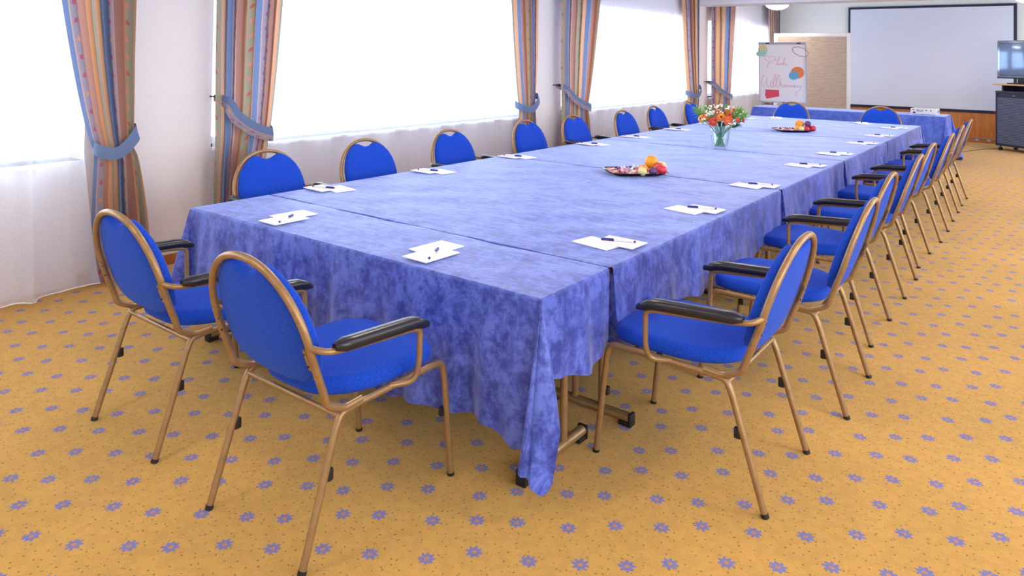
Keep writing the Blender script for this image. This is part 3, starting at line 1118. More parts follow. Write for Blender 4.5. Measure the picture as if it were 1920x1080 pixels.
def make_chair(arms=True):
    rt = empty('armchair' if arms else 'side_chair')
    TR = 0.0127
    hw = 0.262
    for s in (-1, 1):
        # rear leg with its bend into the rail
        q = MB()
        q.tube([(s * (hw + .004), -0.345, 0.012), (s * hw, -0.222, 0.400), (s * hw, -0.20, 0.448), (s * hw, -0.12, 0.452)], TR, 12, fillet=0.05)
        lg = q.build('leg', M['gold'], rt)
        q = MB()
        q.tube([(s * (hw + .004), -0.349, 0.0), (s * (hw + .004), -0.3445, 0.014)], TR + 0.0015, 12)
        q.build('foot_cap', M['black'], lg)
        q = MB()
        q.box(s * hw - 0.009, s * hw + 0.009, -0.258, -0.232, 0.245, 0.285, bev=0.006)
        q.build('stacking_buffer', M['black'], lg)
        q = MB()
        q.tube([(s * (hw + .004), 0.345, 0.008), (s * hw, 0.302, 0.405), (s * hw, 0.285, 0.455), (s * hw, 0.20, 0.456)], TR, 12, fillet=0.055)
        lg = q.build('leg', M['gold'], rt)
        q = MB()
        q.tube([(s * (hw + .004), 0.346, 0.0), (s * (hw + .004), 0.3445, 0.012)], TR + 0.0015, 12)
        q.build('foot_cap', M['black'], lg)
        q = MB()
        q.box(s * (hw - 0.012) - 0.011, s * (hw - 0.012) + 0.011, 0.296, 0.322, 0.238, 0.272, bev=0.006)
        q.build('stacking_buffer', M['black'], lg)
        q = MB()
        q.tube([(s * hw, -0.125, 0.452), (s * hw, 0.205, 0.456)], TR, 12)
        q.build('side_rail', M['gold'], rt)
    for y, z in ((-0.205, 0.436), (0.19, 0.447)):
        q = MB()
        q.tube([(-hw, y, z), (hw, y, z)], 0.0095, 10)
        q.build('cross_rail', M['gold'], rt)
    # back hoop

    def lean(z):
        return -0.262 - (z - 0.50) * 0.385 + 0.11 * max(0, z - 0.62) ** 1.3
    pts = [(0.262, -0.115, 0.462), (0.264, -0.19, 0.458), (0.266, lean(0.5), 0.492)]
    for z in (0.53, 0.57, 0.62, 0.67):
        pts.append((0.266, lean(z), z))
    for k in range(1, 17):
        a = PI / 2 * k / 16
        z = 0.69 + 0.268 * math.sin(a)
        pts.append((0.266 * math.cos(a) ** 0.92 if k < 16 else 0, lean(z), z))
    full = pts + [(-x, y, z) for x, y, z in reversed(pts[:-1])]
    q = MB()
    q.tube(full, 0.0133, 12, fillet=0.018, sub=3)
    q.build('back_hoop', M['gold'], rt)
    # backrest pad: outline with the dipped top edge
    out = []
    half = [(0.0, 0.528), (0.08, 0.529), (0.15, 0.536), (0.20, 0.553), (0.232, 0.585), (0.247, 0.635), (0.252, 0.69), (0.248, 0.745), (0.234, 0.80), (0.208, 0.85), (0.172, 0.89),
            (0.13, 0.919), (0.10, 0.930), (0.078, 0.928), (0.055, 0.917), (0.028, 0.906), (0.0, 0.902)]
    for a, b in zip(half, half[1:]):
        out.append(a)
        out.append(((a[0] + b[0]) / 2, (a[1] + b[1]) / 2))
    out.append(half[-1])
    out = out + [(-x, z) for x, z in reversed(out[1:-1])]

    def place(x, z, h):
        # h runs from the rear face forwards; sides wrap forward a little
        return (x, lean(z) - 0.004 + h + 0.25 * x * x, z + h * 0.30)
    pillow(out, [(0.016, 0.0), (0.004, 0.004), (0.0, 0.016), (0.003, 0.032), (0.014, 0.042)], place, 'backrest', M['fabric'], rt, 0.006)
    # seat cushion
    out = []
    for k in range(48):
        a = 2 * PI * k / 48
        ca, sa = math.cos(a), math.sin(a)
        e = 2 / 4.0 if sa > 0 else 2 / 3.0
        x = 0.258 * math.copysign(abs(ca) ** (2 / 4.2), ca)
        y = 0.035 + (0.285 if sa > 0 else 0.255) * math.copysign(abs(sa) ** e, sa)
        if y < 0:
            x *= 1 - 0.20 * (-y / 0.22) ** 2
        out.append((x, y))

    def place2(x, y, h):
        return (x, y, 0.459 + h + 0.10 * max(0, -y) ** 1 * 0.15 - (0.05 * max(0, y - 0.22)) + 0.10 * x * x)
    pillow(out, [(0.018, 0.0), (0.004, 0.006), (0.0, 0.022), (0.002, 0.044), (0.012, 0.057), (0.03, 0.062)], place2, 'seat', M['fabric'], rt, 0.006)
    # arms
    for s in (-1, 1):
      if arms:
        q = MB()
        q.tube([(s * 0.268, lean(0.70), 0.70), (s * 0.318, lean(0.70) + 0.022, 0.692), (s * 0.326, -0.24, 0.684), (s * 0.330, 0.05, 0.662), (s * 0.331, 0.095, 0.652),
                (s * 0.326, 0.098, 0.52), (s * 0.310, 0.09, 0.463), (s * 0.275, 0.04, 0.458), (s * 0.262, 0.015, 0.458)], 0.011, 10, fillet=0.035)
        ar = q.build('arm_frame', M['gold'], rt)
        q = MB()
        prof = []
        for k in range(13):
            u = k / 12
            y = lerp(-0.285, 0.130, u)
            zc = lerp(0.703, 0.682, u) - 0.020 * max(0, u - 0.82) / 0.18
            e = min(1, math.sqrt(max(0, 1 - (max(0, 0.08 - u) / 0.08) ** 2)) if u < 0.08 else (math.sqrt(max(0, 1 - (max(0, u - 0.86) / 0.14) ** 2)) if u > 0.86 else 1))
            e = max(0.5, e)
            w_, h_ = 0.0265 * lerp(1, 1.08, u) * e, 0.0215 * e
            ring = []
            for j in range(14):
                a = 2 * PI * j / 14
                cx_, cz = math.cos(a), math.sin(a)
                ring.append((s * lerp(0.327, 0.333, u) + w_ * math.copysign(abs(cx_) ** 0.7, cx_), y, zc + h_ * math.copysign(abs(cz) ** 0.75, cz)))
            prof.append(ring)
        vs = [p for r_ in prof for p in r_]
        fs = [(i * 14 + j, i * 14 + (j + 1) % 14, (i + 1) * 14 + (j + 1) % 14, (i + 1) * 14 + j) for i in range(12) for j in range(14)]
        fs.append(tuple(range(14)))
        fs.append(tuple(12 * 14 + j for j in range(14)))
        q.add(vs, fs)
        q.build('armrest', M['pad'], rt, angle=70)
      if True:
        # bracket joining pad and hoop
        q = MB()
        for zz in (0.655,):
            q.obox((s * 0.249, lean(zz) - 0.008, zz), (0.008, 0, 0), (0, -0.385 * 0.036, 0.036), (0, 0.003, 0.001))
        br = q.build('bracket', M['gold'], rt, angle=30)
        q = MB()
        for dz in (-0.022, 0.022):
            q.tube([(s * 0.247, lean(0.655 + dz) - 0.010, 0.655 + dz), (s * 0.247, lean(0.655 + dz) - 0.0135, 0.655 + dz)], 0.004, 8)
        q.build('screw', M['black'], br)
    return rt


PROTO = {}


def put_chair(x, y, rz, arms, lab, group):
    if arms in PROTO:
        o = dup(PROTO[arms])
    else:
        o = make_chair(arms)
        register(o)
        PROTO[arms] = o
    o.location = (x, y, 0)
    o.rotation_euler = (0, 0, rz)
    return tag(o, lab, 'chair', group)


ordn = ['first', 'second', 'third', 'fourth', 'fifth', 'sixth', 'seventh', 'eighth']
put_chair(0.812, -0.375, 0.0, True, 'left of the two blue armchairs with backs turned at the near table end', 'armchairs at the near end')
put_chair(1.785, -0.40, 0.0, True, 'frontmost blue armchair with bronze frame, back turned, at the near table end', 'armchairs at the near end')
RY = [0.71, 1.65, 2.635, 3.69, 4.60, 5.63, 6.70, 7.70]
RX = [2.755, 2.815, 2.74, 2.745, 2.715, 2.745, 2.73, 2.72]
rt_ = ['nearest the camera', 'directly behind the nearest armchair', 'second armchair from the camera', 'fourth seat back along the table', 'fifth seat back along the table', 'sixth seat back along the table', 'last armchair but with one chair beyond', 'farthest seat of the row']
for i in range(8):
    put_chair(RX[i], RY[i], PI / 2 + [0.0, 0.02, -0.01, 0.01, -0.02, 0, 0.01, 0][i], i % 2 == 0, '%s on the right side, %s' % (('blue armchair', 'armless blue chair')[i % 2], rt_[i]), 'chairs on the right side')
LY = [0.735, 1.62, 2.61, 3.86, 4.78, 5.87, 6.89, 8.17]
LX = [0.03, 0.02, 0.01, -0.06, -0.07, -0.02, -0.09, -0.13]
lt_ = ['in front of the tied drape with round hook', 'second from the near end', 'third from the near end', 'below the narrow drape with blue tieback', 'below the broad drape right of the pier', 'sixth from the near end', 'seventh from the near end', 'last of the row, behind the flowers']
for i in range(8):
    put_chair(LX[i], LY[i], -PI / 2, i % 2 == 0, '%s on the window side, %s' % (('blue armchair', 'armless blue chair')[i % 2], lt_[i]), 'chairs on the window side')
put_chair(0.62, 9.06, PI, False, 'blue chair at the far table end, in front of the flip chart', 'chairs at the far end')
put_chair(1.89, 8.98, PI, False, 'blue chair at the far table end, left of the projector', 'chairs at the far end')

# ---------------------------------------------------------------- notepads and pens
q = MB()
q.box(-0.105, 0.105, -0.074, 0.074, 0, 0.0045, bev=0.0008)
pad0 = q.build('notepad', M['paper'])
q = MB()
q.tube([(-0.07, 0, 0.0052), (-0.062, 0, 0.0052), (0.03, 0, 0.0052)], [0.0022, 0.0048, 0.0048], 10)
pen_root = empty('pen')
b_ = q.build('barrel', M['whiteplastic'], pen_root)
q = MB()
q.tube([(0.025, 0, 0.0052), (0.083, 0, 0.0052), (0.088, 0, 0.0052)], [0.0058, 0.0056, 0.003], 10)
q.box(0.03, 0.078, -0.0015, 0.0015, 0.0105, 0.0125)
q.build('cap', M['blueplastic'], pen_root)
q = MB()
q.tube([(-0.078, 0, 0.0052), (-0.069, 0, 0.0052)], [0.0045, 0.005], 8)
q.build('end_plug', M['blueplastic'], pen_root)
register(pen_root)
pads_used = pens_used = False


def put_pad(x, y, z, a, lab):
    global pads_used
    o = pad0.copy() if pads_used else pad0
    if pads_used:
        COL.objects.link(o)
    pads_used = True
    o.location, o.rotation_euler = (x, y, z), (0, 0, a)
    tag(o, lab, 'notepad', 'white notepads laid out on the table')


def put_pen(x, y, z, a, lab):
    global pens_used
    o = dup(pen_root) if pens_used else pen_root
    pens_used = True
    o.location, o.rotation_euler = (x, y, z), (0, 0, a)
    tag(o, lab, 'pen', 'blue capped pens on the notepads')


def setting(cx, cy, rot, where, jit=0.0):
    """cx, cy: middle of the two overlapping pads; canonical layout is that of the right side"""
    ca, sa = math.cos(rot), math.sin(rot)

    def T(x, y):
        return cx + x * ca - y * sa, cy + x * sa + y * ca
    zt = ZT + 0.0032
    x, y = T(-0.04, -0.035)
    put_pad(x, y, zt, rot - 0.14 + jit, 'white notepad lying underneath, %s' % where)
    x, y = T(0.04, 0.032)
    put_pad(x, y, zt + 0.0048, rot - 0.02 + jit, 'white notepad lying on top with a pen, %s' % where)
    x, y = T(0.035, 0.03)
    put_pen(x, y, zt + 0.0095, rot + PI + 0.38 + jit, 'white pen with blue cap, %s' % where)


PR = [(2.235, 0.85), (2.245, 1.835), (2.245, 2.875), (2.25, 4.12), (2.255, 5.09), (2.265, 6.22), (2.255, 7.19), (2.22, 8.40)]
for i, (x, y) in enumerate(PR):
    setting(x, y, 0, 'at the %s place on the right side' % (ordn[i] if i < 7 else 'last'), random.uniform(-0.05, 0.05))
PL = [(0.155, 0.865), (0.175, 1.82), (0.175, 2.88), (0.20, 4.13), (0.20, 5.04), (0.195, 6.15), (0.2, 7.2), (0.22, 8.45)]
for i, (x, y) in enumerate(PL):
    setting(x, y, PI, 'at the %s place on the window side' % (ordn[i] if i < 7 else 'last'), random.uniform(-0.05, 0.05))
for (x, y, wh) in ((1.705, 0.20, 'at the near table end, right-hand place'), (0.655, 0.19, 'at the near table end, left-hand place')):
    zt = ZT + 0.0032
    put_pad(x - 0.04, y + 0.06, zt, PI / 2 - 0.06, 'white notepad lying underneath, %s' % wh)
    put_pad(x + 0.03, y - 0.05, zt + 0.0048, PI / 2 - 0.02, 'white notepad lying on top with a pen, %s' % wh)
    put_pen(x + 0.045, y - 0.05, zt + 0.0095, math.atan2(0.208, -0.116), 'white pen with blue cap, %s' % wh)
for (x, y, wh) in ((0.55, 8.88, 'before the left chair at the far end'), (1.75, 8.86, 'before the right chair at the far end')):
    setting(x, y, PI / 2, wh, 0)
put_pad(1.42, 11.4, 0.7535, 0.1, 'white notepad on the bright blue side table')
put_pad(1.52, 11.47, 0.7585, -0.15, 'white notepad on the side table, overlapping another toward the projector')

# ---------------------------------------------------------------- trays, fruit and sweets


def tray(cx, cy, ang, lab):
    rt = empty('serving_tray', (cx, cy, ZT + 0.004), ang)

    def ring(hx, hy, z, cut=0.10):
        pts = []
        for k in range(40):
            a = 2 * PI * k / 40
            ca, sa = math.cos(a), math.sin(a)
            pts.append((hx * math.copysign(abs(ca) ** 0.34, ca), hy * math.copysign(abs(sa) ** 0.34, sa), z))
        return pts
    rings = [ring(0.001, 0.001, 0.0), ring(0.165, 0.115, 0.0), ring(0.19, 0.14, 0.012), ring(0.228, 0.175, 0.026), ring(0.231, 0.178, 0.028), ring(0.228, 0.174, 0.030), ring(0.186, 0.137, 0.016), ring(0.162, 0.112, 0.004), ring(0.001, 0.001, 0.004)]
    q = MB()
    vs = [p for r_ in rings for p in r_]
    q.add(vs, [(i * 40 + k, i * 40 + (k + 1) % 40, (i + 1) * 40 + (k + 1) % 40, (i + 1) * 40 + k) for i in range(len(rings) - 1) for k in range(40)])
    q.build('dish', M['tray'], rt)
    q = MB()
    rr = [ring(0.001, 0.001, 0.006), ring(0.160, 0.110, 0.006), ring(0.185, 0.136, 0.018), ring(0.206, 0.155, 0.0265)]
    q.add([p for r_ in rr for p in r_], [(i * 40 + k, i * 40 + (k + 1) % 40, (i + 1) * 40 + (k + 1) % 40, (i + 1) * 40 + k) for i in range(3) for k in range(40)])
    q.build('paper_liner', M['liner'], rt)
    tag(rt, lab, 'tray')


def fruit(name, x, y, z, r, mat, lab, squash=1.0, dimple=True, cleft=False):
    rt = empty(name, (x, y, z))
    q = MB()
    prof = []
    n = 14
    for k in range(n + 1):
        a = -PI / 2 + PI * k / n
        rr = r * math.cos(a)
        zz = r * squash * math.sin(a)
        if dimple:
            d = max(0, 1 - rr / (0.45 * r))
            zz -= math.copysign(0.16 * r * d * d, zz)
        prof.append((max(rr, 0), zz))
    prof[0] = (0, prof[0][1])
    prof[-1] = (0, prof[-1][1])
    q.lathe(prof, (0, 0, 0), 22)
    if cleft:
        for i, p in enumerate(q.v):
            d = math.hypot(p[0], p[1])
            a = math.atan2(p[1], p[0])
            k = 1 - 0.06 * math.exp(-(a + 1.2) ** 2 / 0.02)
            q.v[i] = (p[0] * k, p[1] * k, p[2])
    q.build('flesh', M[mat], rt)
    q = MB()
    if dimple and not cleft and name == 'apple':
        q.tube([(0, 0, r * squash * 0.75), (0.003, 0.002, r * squash * 1.15)], 0.0016, 6)
    else:
        q.lathe([(0, r * squash * 0.84), (0.005, r * squash * 0.86), (0.004, r * squash * 1.0 - 0.001), (0, r * squash * 1.0)], (0, 0, 0), 8)
    q.build('stalk', M['stalk'], rt)
    rt.rotation_euler = (random.uniform(-0.5, 0.5), random.uniform(-0.3, 0.5), random.uniform(0, 6))
    tag(rt, lab, name)
    return rt


def sweet(kind, x, y, z, a, lab):
    rt = empty('sweet', (x, y, z), a)
    mat = M[{'A': 'wrapA', 'B': 'wrapB', 'C': 'wrapC'}[kind]]
    q = MB()
    if kind == 'A':
        q.box(-0.019, 0.019, -0.017, 0.017, 0, 0.011, bev=0.003)
        q.build('wrapped_block', mat, rt)
        q = MB()
        q.add([(-0.019, -0.012, 0.009), (-0.019, 0.012, 0.009), (-0.031, 0.015, 0.014), (-0.031, -0.015, 0.013), (-0.031, -0.015, 0.011), (-0.031, 0.015, 0.012)], [(0, 1, 2, 3), (0, 3, 4), (1, 0, 4, 5), (1, 5, 2), (2, 5, 4, 3)])
        q.build('wrapper_flap', mat, rt)
    else:
        q.lathe([(0, -0.013), (0.008, -0.012), (0.014, -0.006), (0.0155, 0), (0.014, 0.006), (0.008, 0.012), (0, 0.013)], (0, 0, 0.015), 12, frame=(Vector((0, 1, 0)), Vector((0, 0, 1)), Vector((1, 0, 0))))
        q.build('wrapped_ball', mat, rt)
        for s in (-1, 1):
            q = MB()
            q.lathe([(0.003, 0.012), (0.005, 0.015), (0.013, 0.028), (0.012, 0.029), (0.002, 0.014)], (0, 0, 0.015), 9, frame=(Vector((0, 1, 0)), Vector((0, 0, 1)), Vector((s, 0, 0))))
            q.build('wrapper_twist', mat, rt)
    rt.scale = (1.35, 1.35, 1.35)
    rt.rotation_euler = (random.uniform(-0.25, 0.25), random.uniform(-0.3, 0.3), a)
    tag(rt, lab, 'sweet', 'wrapped sweets on the fruit trays')


tray(1.375, 2.765, 0.73, 'black tray with red patterned liner, the nearer fruit tray')
B1 = ZT + 0.012
fruit('orange', 1.475, 2.835, B1 + 0.085, 0.052, 'orangefruit', 'large orange on top of the fruit on the nearer tray', 0.96, False)
fruit('apple', 1.535, 2.83, B1 + 0.049, 0.046, 'redapple', 'red and yellow apple in the middle of the nearer tray', 0.9)
fruit('apricot', 1.455, 2.74, B1 + 0.038, 0.037, 'apricot', 'orange apricot below the large orange on the nearer tray', 0.95, True, True)
fruit('apple', 1.487, 2.665, B1 + 0.034, 0.033, 'pear', 'small pale yellow fruit at the front of the nearer tray', 0.95)
fruit('plum', 1.538, 2.735, B1 + 0.033, 0.032, 'plum', 'purple plum at the front of the nearer tray', 1.0, True, True)
fruit('nectarine', 1.578, 2.80, B1 + 0.040, 0.037, 'nectarine', 'bright red nectarine at the right end of the nearer tray', 0.95, True, True)
fruit('apple', 1.515, 2.925, B1 + 0.045, 0.042, 'pear', 'pale yellow apple at the back of the nearer tray', 0.9)
sw = [(1.205, 2.72, 'A'), (1.27, 2.66, 'A'), (1.25, 2.76, 'B'), (1.31, 2.72, 'C'), (1.29, 2.80, 'A'), (1.35, 2.76, 'B'), (1.33, 2.665, 'C'), (1.385, 2.70, 'A'), (1.40, 2.80, 'A'), (1.32, 2.86, 'B'), (1.375, 2.87, 'C')]
kn = {'A': 'square sweet in pink and white wrapper', 'B': 'round twist-wrapped sweet in navy and white', 'C': 'round twist-wrapped sweet in lilac foil'}
wh = ['at the left tip', 'at the left front', 'near the left back', 'left of the middle', 'at the back left', 'in the middle', 'at the front edge', 'beside the pale fruit', 'beside the apricot', 'at the back edge', 'behind the middle']
for i, (x, y, k) in enumerate(sw):
    sweet(k, x, y, B1 + (0.006 if i in (0, 1, 6, 9) else 0.002), random.uniform(0, 6), '%s %s of the nearer tray' % (kn[k], wh[i]))
# farther tray
tray(1.335, 6.98, 0.62, 'black fruit tray farther back, behind the flower vase')
fruit('orange', 1.405, 7.02, B1 + 0.083, 0.053, 'orangefruit', 'large orange on the farther tray', 0.96, False)
fruit('apricot', 1.40, 6.93, B1 + 0.037, 0.036, 'apricot', 'apricot beneath the orange on the farther tray', 0.95, True, True)
fruit('apple', 1.455, 6.91, B1 + 0.037, 0.036, 'pear', 'pale yellow fruit in the middle of the farther tray', 0.95)
fruit('nectarine', 1.49, 7.07, B1 + 0.040, 0.040, 'nectarine', 'pink nectarine at the back of the farther tray', 0.95, True, True)
fruit('plum', 1.505, 6.955, B1 + 0.035, 0.036, 'nectarine', 'dark red plum below the purple one on the farther tray', 1.0, True, True)
fruit('plum', 1.505, 7.0, B1 + 0.095, 0.039, 'plum', 'dark purple plum on top of the farther tray', 1.0, True, True)
fruit('nectarine', 1.558, 7.03, B1 + 0.040, 0.039, 'nectarine', 'red nectarine at the right end of the farther tray', 0.95, True, True)
for i, (x, y, k) in enumerate([(1.185, 6.95, 'B'), (1.22, 6.89, 'A'), (1.255, 6.96, 'A'), (1.30, 6.90, 'C'), (1.31, 6.99, 'A'), (1.35, 6.91, 'A'), (1.27, 7.04, 'B'), (1.34, 7.06, 'C'), (1.215, 7.0, 'A')]):
    sweet(k, x, y, B1 + 0.004, random.uniform(0, 6), '%s %s of the farther tray' % (kn[k], ['at the left tip', 'at the left front', 'left of the middle', 'at the front edge', 'in the middle', 'beside the pale fruit', 'at the back left', 'at the back edge', 'near the left end'][i]))

# ---------------------------------------------------------------- flower vase
VX, VY = 1.30, 4.68
rt = empty('flower_vase', (VX, VY, ZT + 0.003))
q = MB()
q.lathe([(0, 0.0), (0.062, 0.0), (0.068, 0.006), (0.074, 0.03), (0.088, 0.12), (0.099, 0.225), (0.1, 0.228), (0.096, 0.228), (0.084, 0.12), (0.068, 0.034), (0.055, 0.026), (0, 0.024)], (0, 0, 0), 40)
q.build('glass_body', M['vase'], rt)
q = MB()
for k in range(12):
    a = 2 * PI * k / 12
    q.tube([(0.0735 * math.cos(a), 0.0735 * math.sin(a), 0.03), (0.0885 * math.cos(a), 0.0885 * math.sin(a), 0.12), (0.094 * math.cos(a), 0.094 * math.sin(a), 0.165)], [0.004, 0.0035, 0.001], 6)
q.build('moulded_ribs', M['vase'], rt, kind='stuff')
q = MB()
q.lathe([(0, 0.027), (0.054, 0.028), (0.067, 0.036), (0.082, 0.12), (0.088, 0.17), (0, 0.17)], (0, 0, 0), 30)
q.build('water', M['water'], rt)
tag(rt, 'clear ribbed glass vase of cut flowers in the middle of the table', 'vase')


def stem_path(hx, hy, hz, seed):
    r_ = random.Random(seed)
    a = math.atan2(hy - VY, hx - VX) + PI + r_.uniform(-0.7, 0.7)
    d = 0.05 * math.sqrt(r_.random())
    b = Vector((VX + d * math.cos(a), VY + d * math.sin(a), ZT + 0.034))
    h = Vector((hx, hy, hz))
    vm = Vector((VX + (hx - VX) * 0.28, VY + (hy - VY) * 0.28, ZT + 0.22))
    pts = []
    for k in range(9):
        s_ = k / 8
        pts.append((1 - s_) ** 2 * b + 2 * s_ * (1 - s_) * vm + s_ * s_ * h)
    return pts


def rot_frame(d):
    d = Vector(d).normalized()
    x = d.orthogonal().normalized()
    return x, d.cross(x), d


def gerbera(name, x, y, z, face, R_, mat, heart, lab, seed, n=18):
    rt = empty(name, (0, 0, 0))
    pts = stem_path(x, y, z, seed)
    q = MB()
    q.tube(pts, 0.0042, 6)
    q.build('stem', M['stem'], rt)
    X, Y, Z = rot_frame(face)
    c = Vector((x, y, z))
    q = MB()
    for layer, (rr, nn, lift) in enumerate(((R_, n, 0.0), (R_ * 0.72, n, 0.006))):
        for k in range(nn):
            a = 2 * PI * (k + 0.5 * layer) / nn
            ca, sa = math.cos(a), math.sin(a)
            dr = X * ca + Y * sa
            tn = -X * sa + Y * ca
            wd = rr * 0.155
            P0 = c + dr * rr * 0.22 + Z * (0.004 + lift)
            P1 = c + dr * rr * 0.65 + Z * (0.010 + lift)
            P2 = c + dr * rr + Z * (0.003 + lift)
            th = Z * 0.0012
            vs = [P0 - tn * wd * 0.5, P0 + tn * wd * 0.5, P1 + tn * wd, P1 - tn * wd, P2 + tn * wd * 0.3, P2 - tn * wd * 0.3]
            vs += [v - th for v in vs]
            q.add(vs, [(0, 1, 2, 3), (3, 2, 4, 5), (7, 6, 9, 8), (8, 9, 11, 10), (0, 3, 9, 6), (1, 7, 8, 2), (2, 8, 10, 4), (3, 5, 11, 9), (4, 10, 11, 5)])
    q.build('petals', M[mat], rt, smooth=False)
    q = MB()
    q.lathe([(0, 0.0), (R_ * 0.24, 0.002), (R_ * 0.27, 0.010), (R_ * 0.18, 0.015), (0, 0.016)], c, 14, frame=(X, Y, Z))
    q.build('flower_heart', M[heart], rt)
    tag(rt, lab, 'flower', 'orange and red flowers in the vase')


V_ = Vector
cd = Vector((0.36, -0.93, 0.25))
gerbera('gerbera', 1.262, 4.60, 1.013, cd + V_((-.15, 0, -.05)), 0.049, 'gred', 'glight', 'red gerbera at the lower left front of the bouquet', 1)
gerbera('gerbera', 1.405, 4.61, 1.030, cd + V_((.2, .1, 0)), 0.048, 'gror', 'glight', 'orange-red gerbera at the lower right front of the bouquet', 2)
gerbera('gerbera', 1.331, 4.625, 1.060, cd + V_((0, 0, .1)), 0.045, 'gor', 'gdark', 'orange gerbera with dark heart above and between the two red ones', 3)
gerbera('gerbera', 1.135, 4.62, 1.035, cd + V_((-.7, 0, 0)), 0.043, 'gyel', 'gdark', 'amber gerbera at the left edge of the bouquet', 4)
gerbera('gerbera', 1.172, 4.61, 1.050, cd + V_((-.3, 0, .2)), 0.036, 'gror', 'glight', 'coral flower beside the amber one at left', 5)
gerbera('gerbera', 1.395, 4.68, 1.08, cd + V_((.3, 0, .4)), 0.038, 'gror', 'gdark', 'coral flower behind the right red gerbera', 6)
gerbera('gerbera', 1.486, 4.63, 1.045, cd + V_((.7, .2, .1)), 0.028, 'gror', 'glight', 'small coral flower at the right of the bouquet', 7, 12)
gerbera('gerbera', 1.271, 4.68, 1.106, cd + V_((0, 0, .6)), 0.033, 'gred', 'glight', 'small red flower high in the bouquet, left of its middle', 8, 14)
gerbera('gerbera', 1.427, 4.70, 1.13, cd + V_((.2, 0, .8)), 0.027, 'gor', 'gdark', 'small orange flower at the top right of the bouquet', 9, 12)
gerbera('gerbera', 1.355, 4.72, 1.115, cd + V_((.0, 0, .8)), 0.030, 'gor', 'glight', 'small orange flower at the top middle of the bouquet', 10, 12)
gerbera('gerbera', 1.53, 4.66, 1.04, cd + V_((1.0, .2, -.1)), 0.022, 'gred', 'glight', 'tiny red flower at the far right of the bouquet', 11, 10)


def blossom_sprig(x, y, z, lab, seed):
    r_ = random.Random(seed)
    rt = empty('blossom_sprig', (0, 0, 0))
    pts = stem_path(x, y, z - 0.03, seed + 50)
    q = MB()
    q.tube(pts, 0.0018, 5)
    heads = []
    for k in range(9):
        h = Vector((x + r_.gauss(0, 0.019), y + r_.gauss(0, 0.016), z + r_.uniform(-0.014, 0.020)))
        heads.append(h)
        q.tube([pts[-1], (pts[-1] + h) / 2 + Vector((0, 0, 0.004)), h], 0.0009, 4)
    q.build('stem', M['stem'], rt)
    q = MB()
    q2 = MB()
    for h in heads:
        X, Y, Z = rot_frame(Vector((r_.uniform(-.6, .6), -0.7 + r_.uniform(-.4, .4), 0.8)))
        R_ = r_.uniform(0.007, 0.0115)
        q.lathe([(0, -0.001), (R_ * 0.6, 0.0), (R_, 0.0035), (R_ * 0.55, 0.004), (0.002, 0.002)], h, 7, frame=(X, Y, Z))
        q2.lathe([(0.0028, 0.002), (0.002, 0.005), (0, 0.0055)], h, 6, frame=(X, Y, Z))
    q.build('blossoms', M['wfl'], rt, smooth=False)
    q2.build('blossom_hearts', M['wcentre'], rt)
    tag(rt, lab, 'flower', 'white filler blossom in the vase')


for i, (x, y, z, lab) in enumerate([
    (1.198, 4.68, 1.142, 'white blossom sprig at the top left of the bouquet'), (1.240, 4.70, 1.150, 'white blossom sprig at the top of the bouquet'),
    (1.297, 4.68, 1.165, 'white blossom sprig at the highest point of the bouquet'), (1.190, 4.65, 1.092, 'white blossom sprig below the top left'),
    (1.218, 4.60, 1.075, 'white blossom sprig above the left red gerbera'), (1.165, 4.59, 1.02, 'white daisy sprig below the amber gerbera'),
    (1.303, 4.66, 1.115, 'white blossom sprig between the small red and orange flowers'), (1.372, 4.68, 1.145, 'white blossom sprig at the upper right'),
    (1.495, 4.68, 1.105, 'white blossom sprig at the right, over the fern'), (1.44, 4.60, 0.995, 'white blossom sprig under the right gerbera'), (1.25, 4.62, 1.10, 'white blossom sprig left of the small red flower')]):
    blossom_sprig(x, y, z, lab, 100 + i)


def fern(x, y, z, spread, lab, seed, mat='fern', n=46):
    r_ = random.Random(seed)
    rt = empty('fern_spray', (0, 0, 0))
    pts = stem_path(x, y, z, seed + 80)
    q = MB()
    q.tube(pts, 0.002, 5)
    q.build('stem', M['stem'], rt)
    q = MB()
    base = pts[6]
    tip = Vector((x, y, z))
    for k in range(n):
        s_ = r_.random()
        p = base.lerp(tip, s_)
        d = (tip - base).normalized() + Vector((r_.gauss(0, .7), r_.gauss(0, .7), r_.gauss(0.1, .5)))
        e = p + d.normalized() * spread * r_.uniform(0.5, 1.0)
        q.tube([p, (p + e) / 2 + Vector((0, 0, 0.006)), e], [0.0034, 0.003, 0.0006], 4)
    q.build('fronds', M[mat], rt, kind='stuff')
    tag(rt, lab, 'foliage', 'green sprays in the vase')


fern(1.085, 4.66, 1.10, 0.10, 'feathery green spray at the left of the bouquet', 1, n=110)
fern(1.15, 4.72, 1.12, 0.08, 'feathery green spray behind the left blossoms', 2, n=70)
fern(1.48, 4.70, 1.11, 0.11, 'feathery green spray at the right of the bouquet', 3, n=130)
fern(1.54, 4.68, 1.08, 0.09, 'feathery green spray at the far right edge of the bouquet', 4, n=90)
fern(1.34, 4.74, 1.14, 0.07, 'feathery green spray at the top of the bouquet', 5, n=60)
fern(1.49, 4.64, 0.99, 0.06, 'dark leafy spray at the lower right of the bouquet', 6, 'leafm', 40)
fern(1.24, 4.66, 1.00, 0.06, 'dark leafy spray below the red gerbera', 7, 'leafm', 46)
fern(1.36, 4.66, 1.00, 0.06, 'dark leafy spray between the two red gerberas', 8, 'leafm', 56)
fern(1.31, 4.62, 0.995, 0.05, 'dark leafy spray at the vase rim', 9, 'leafm', 46)

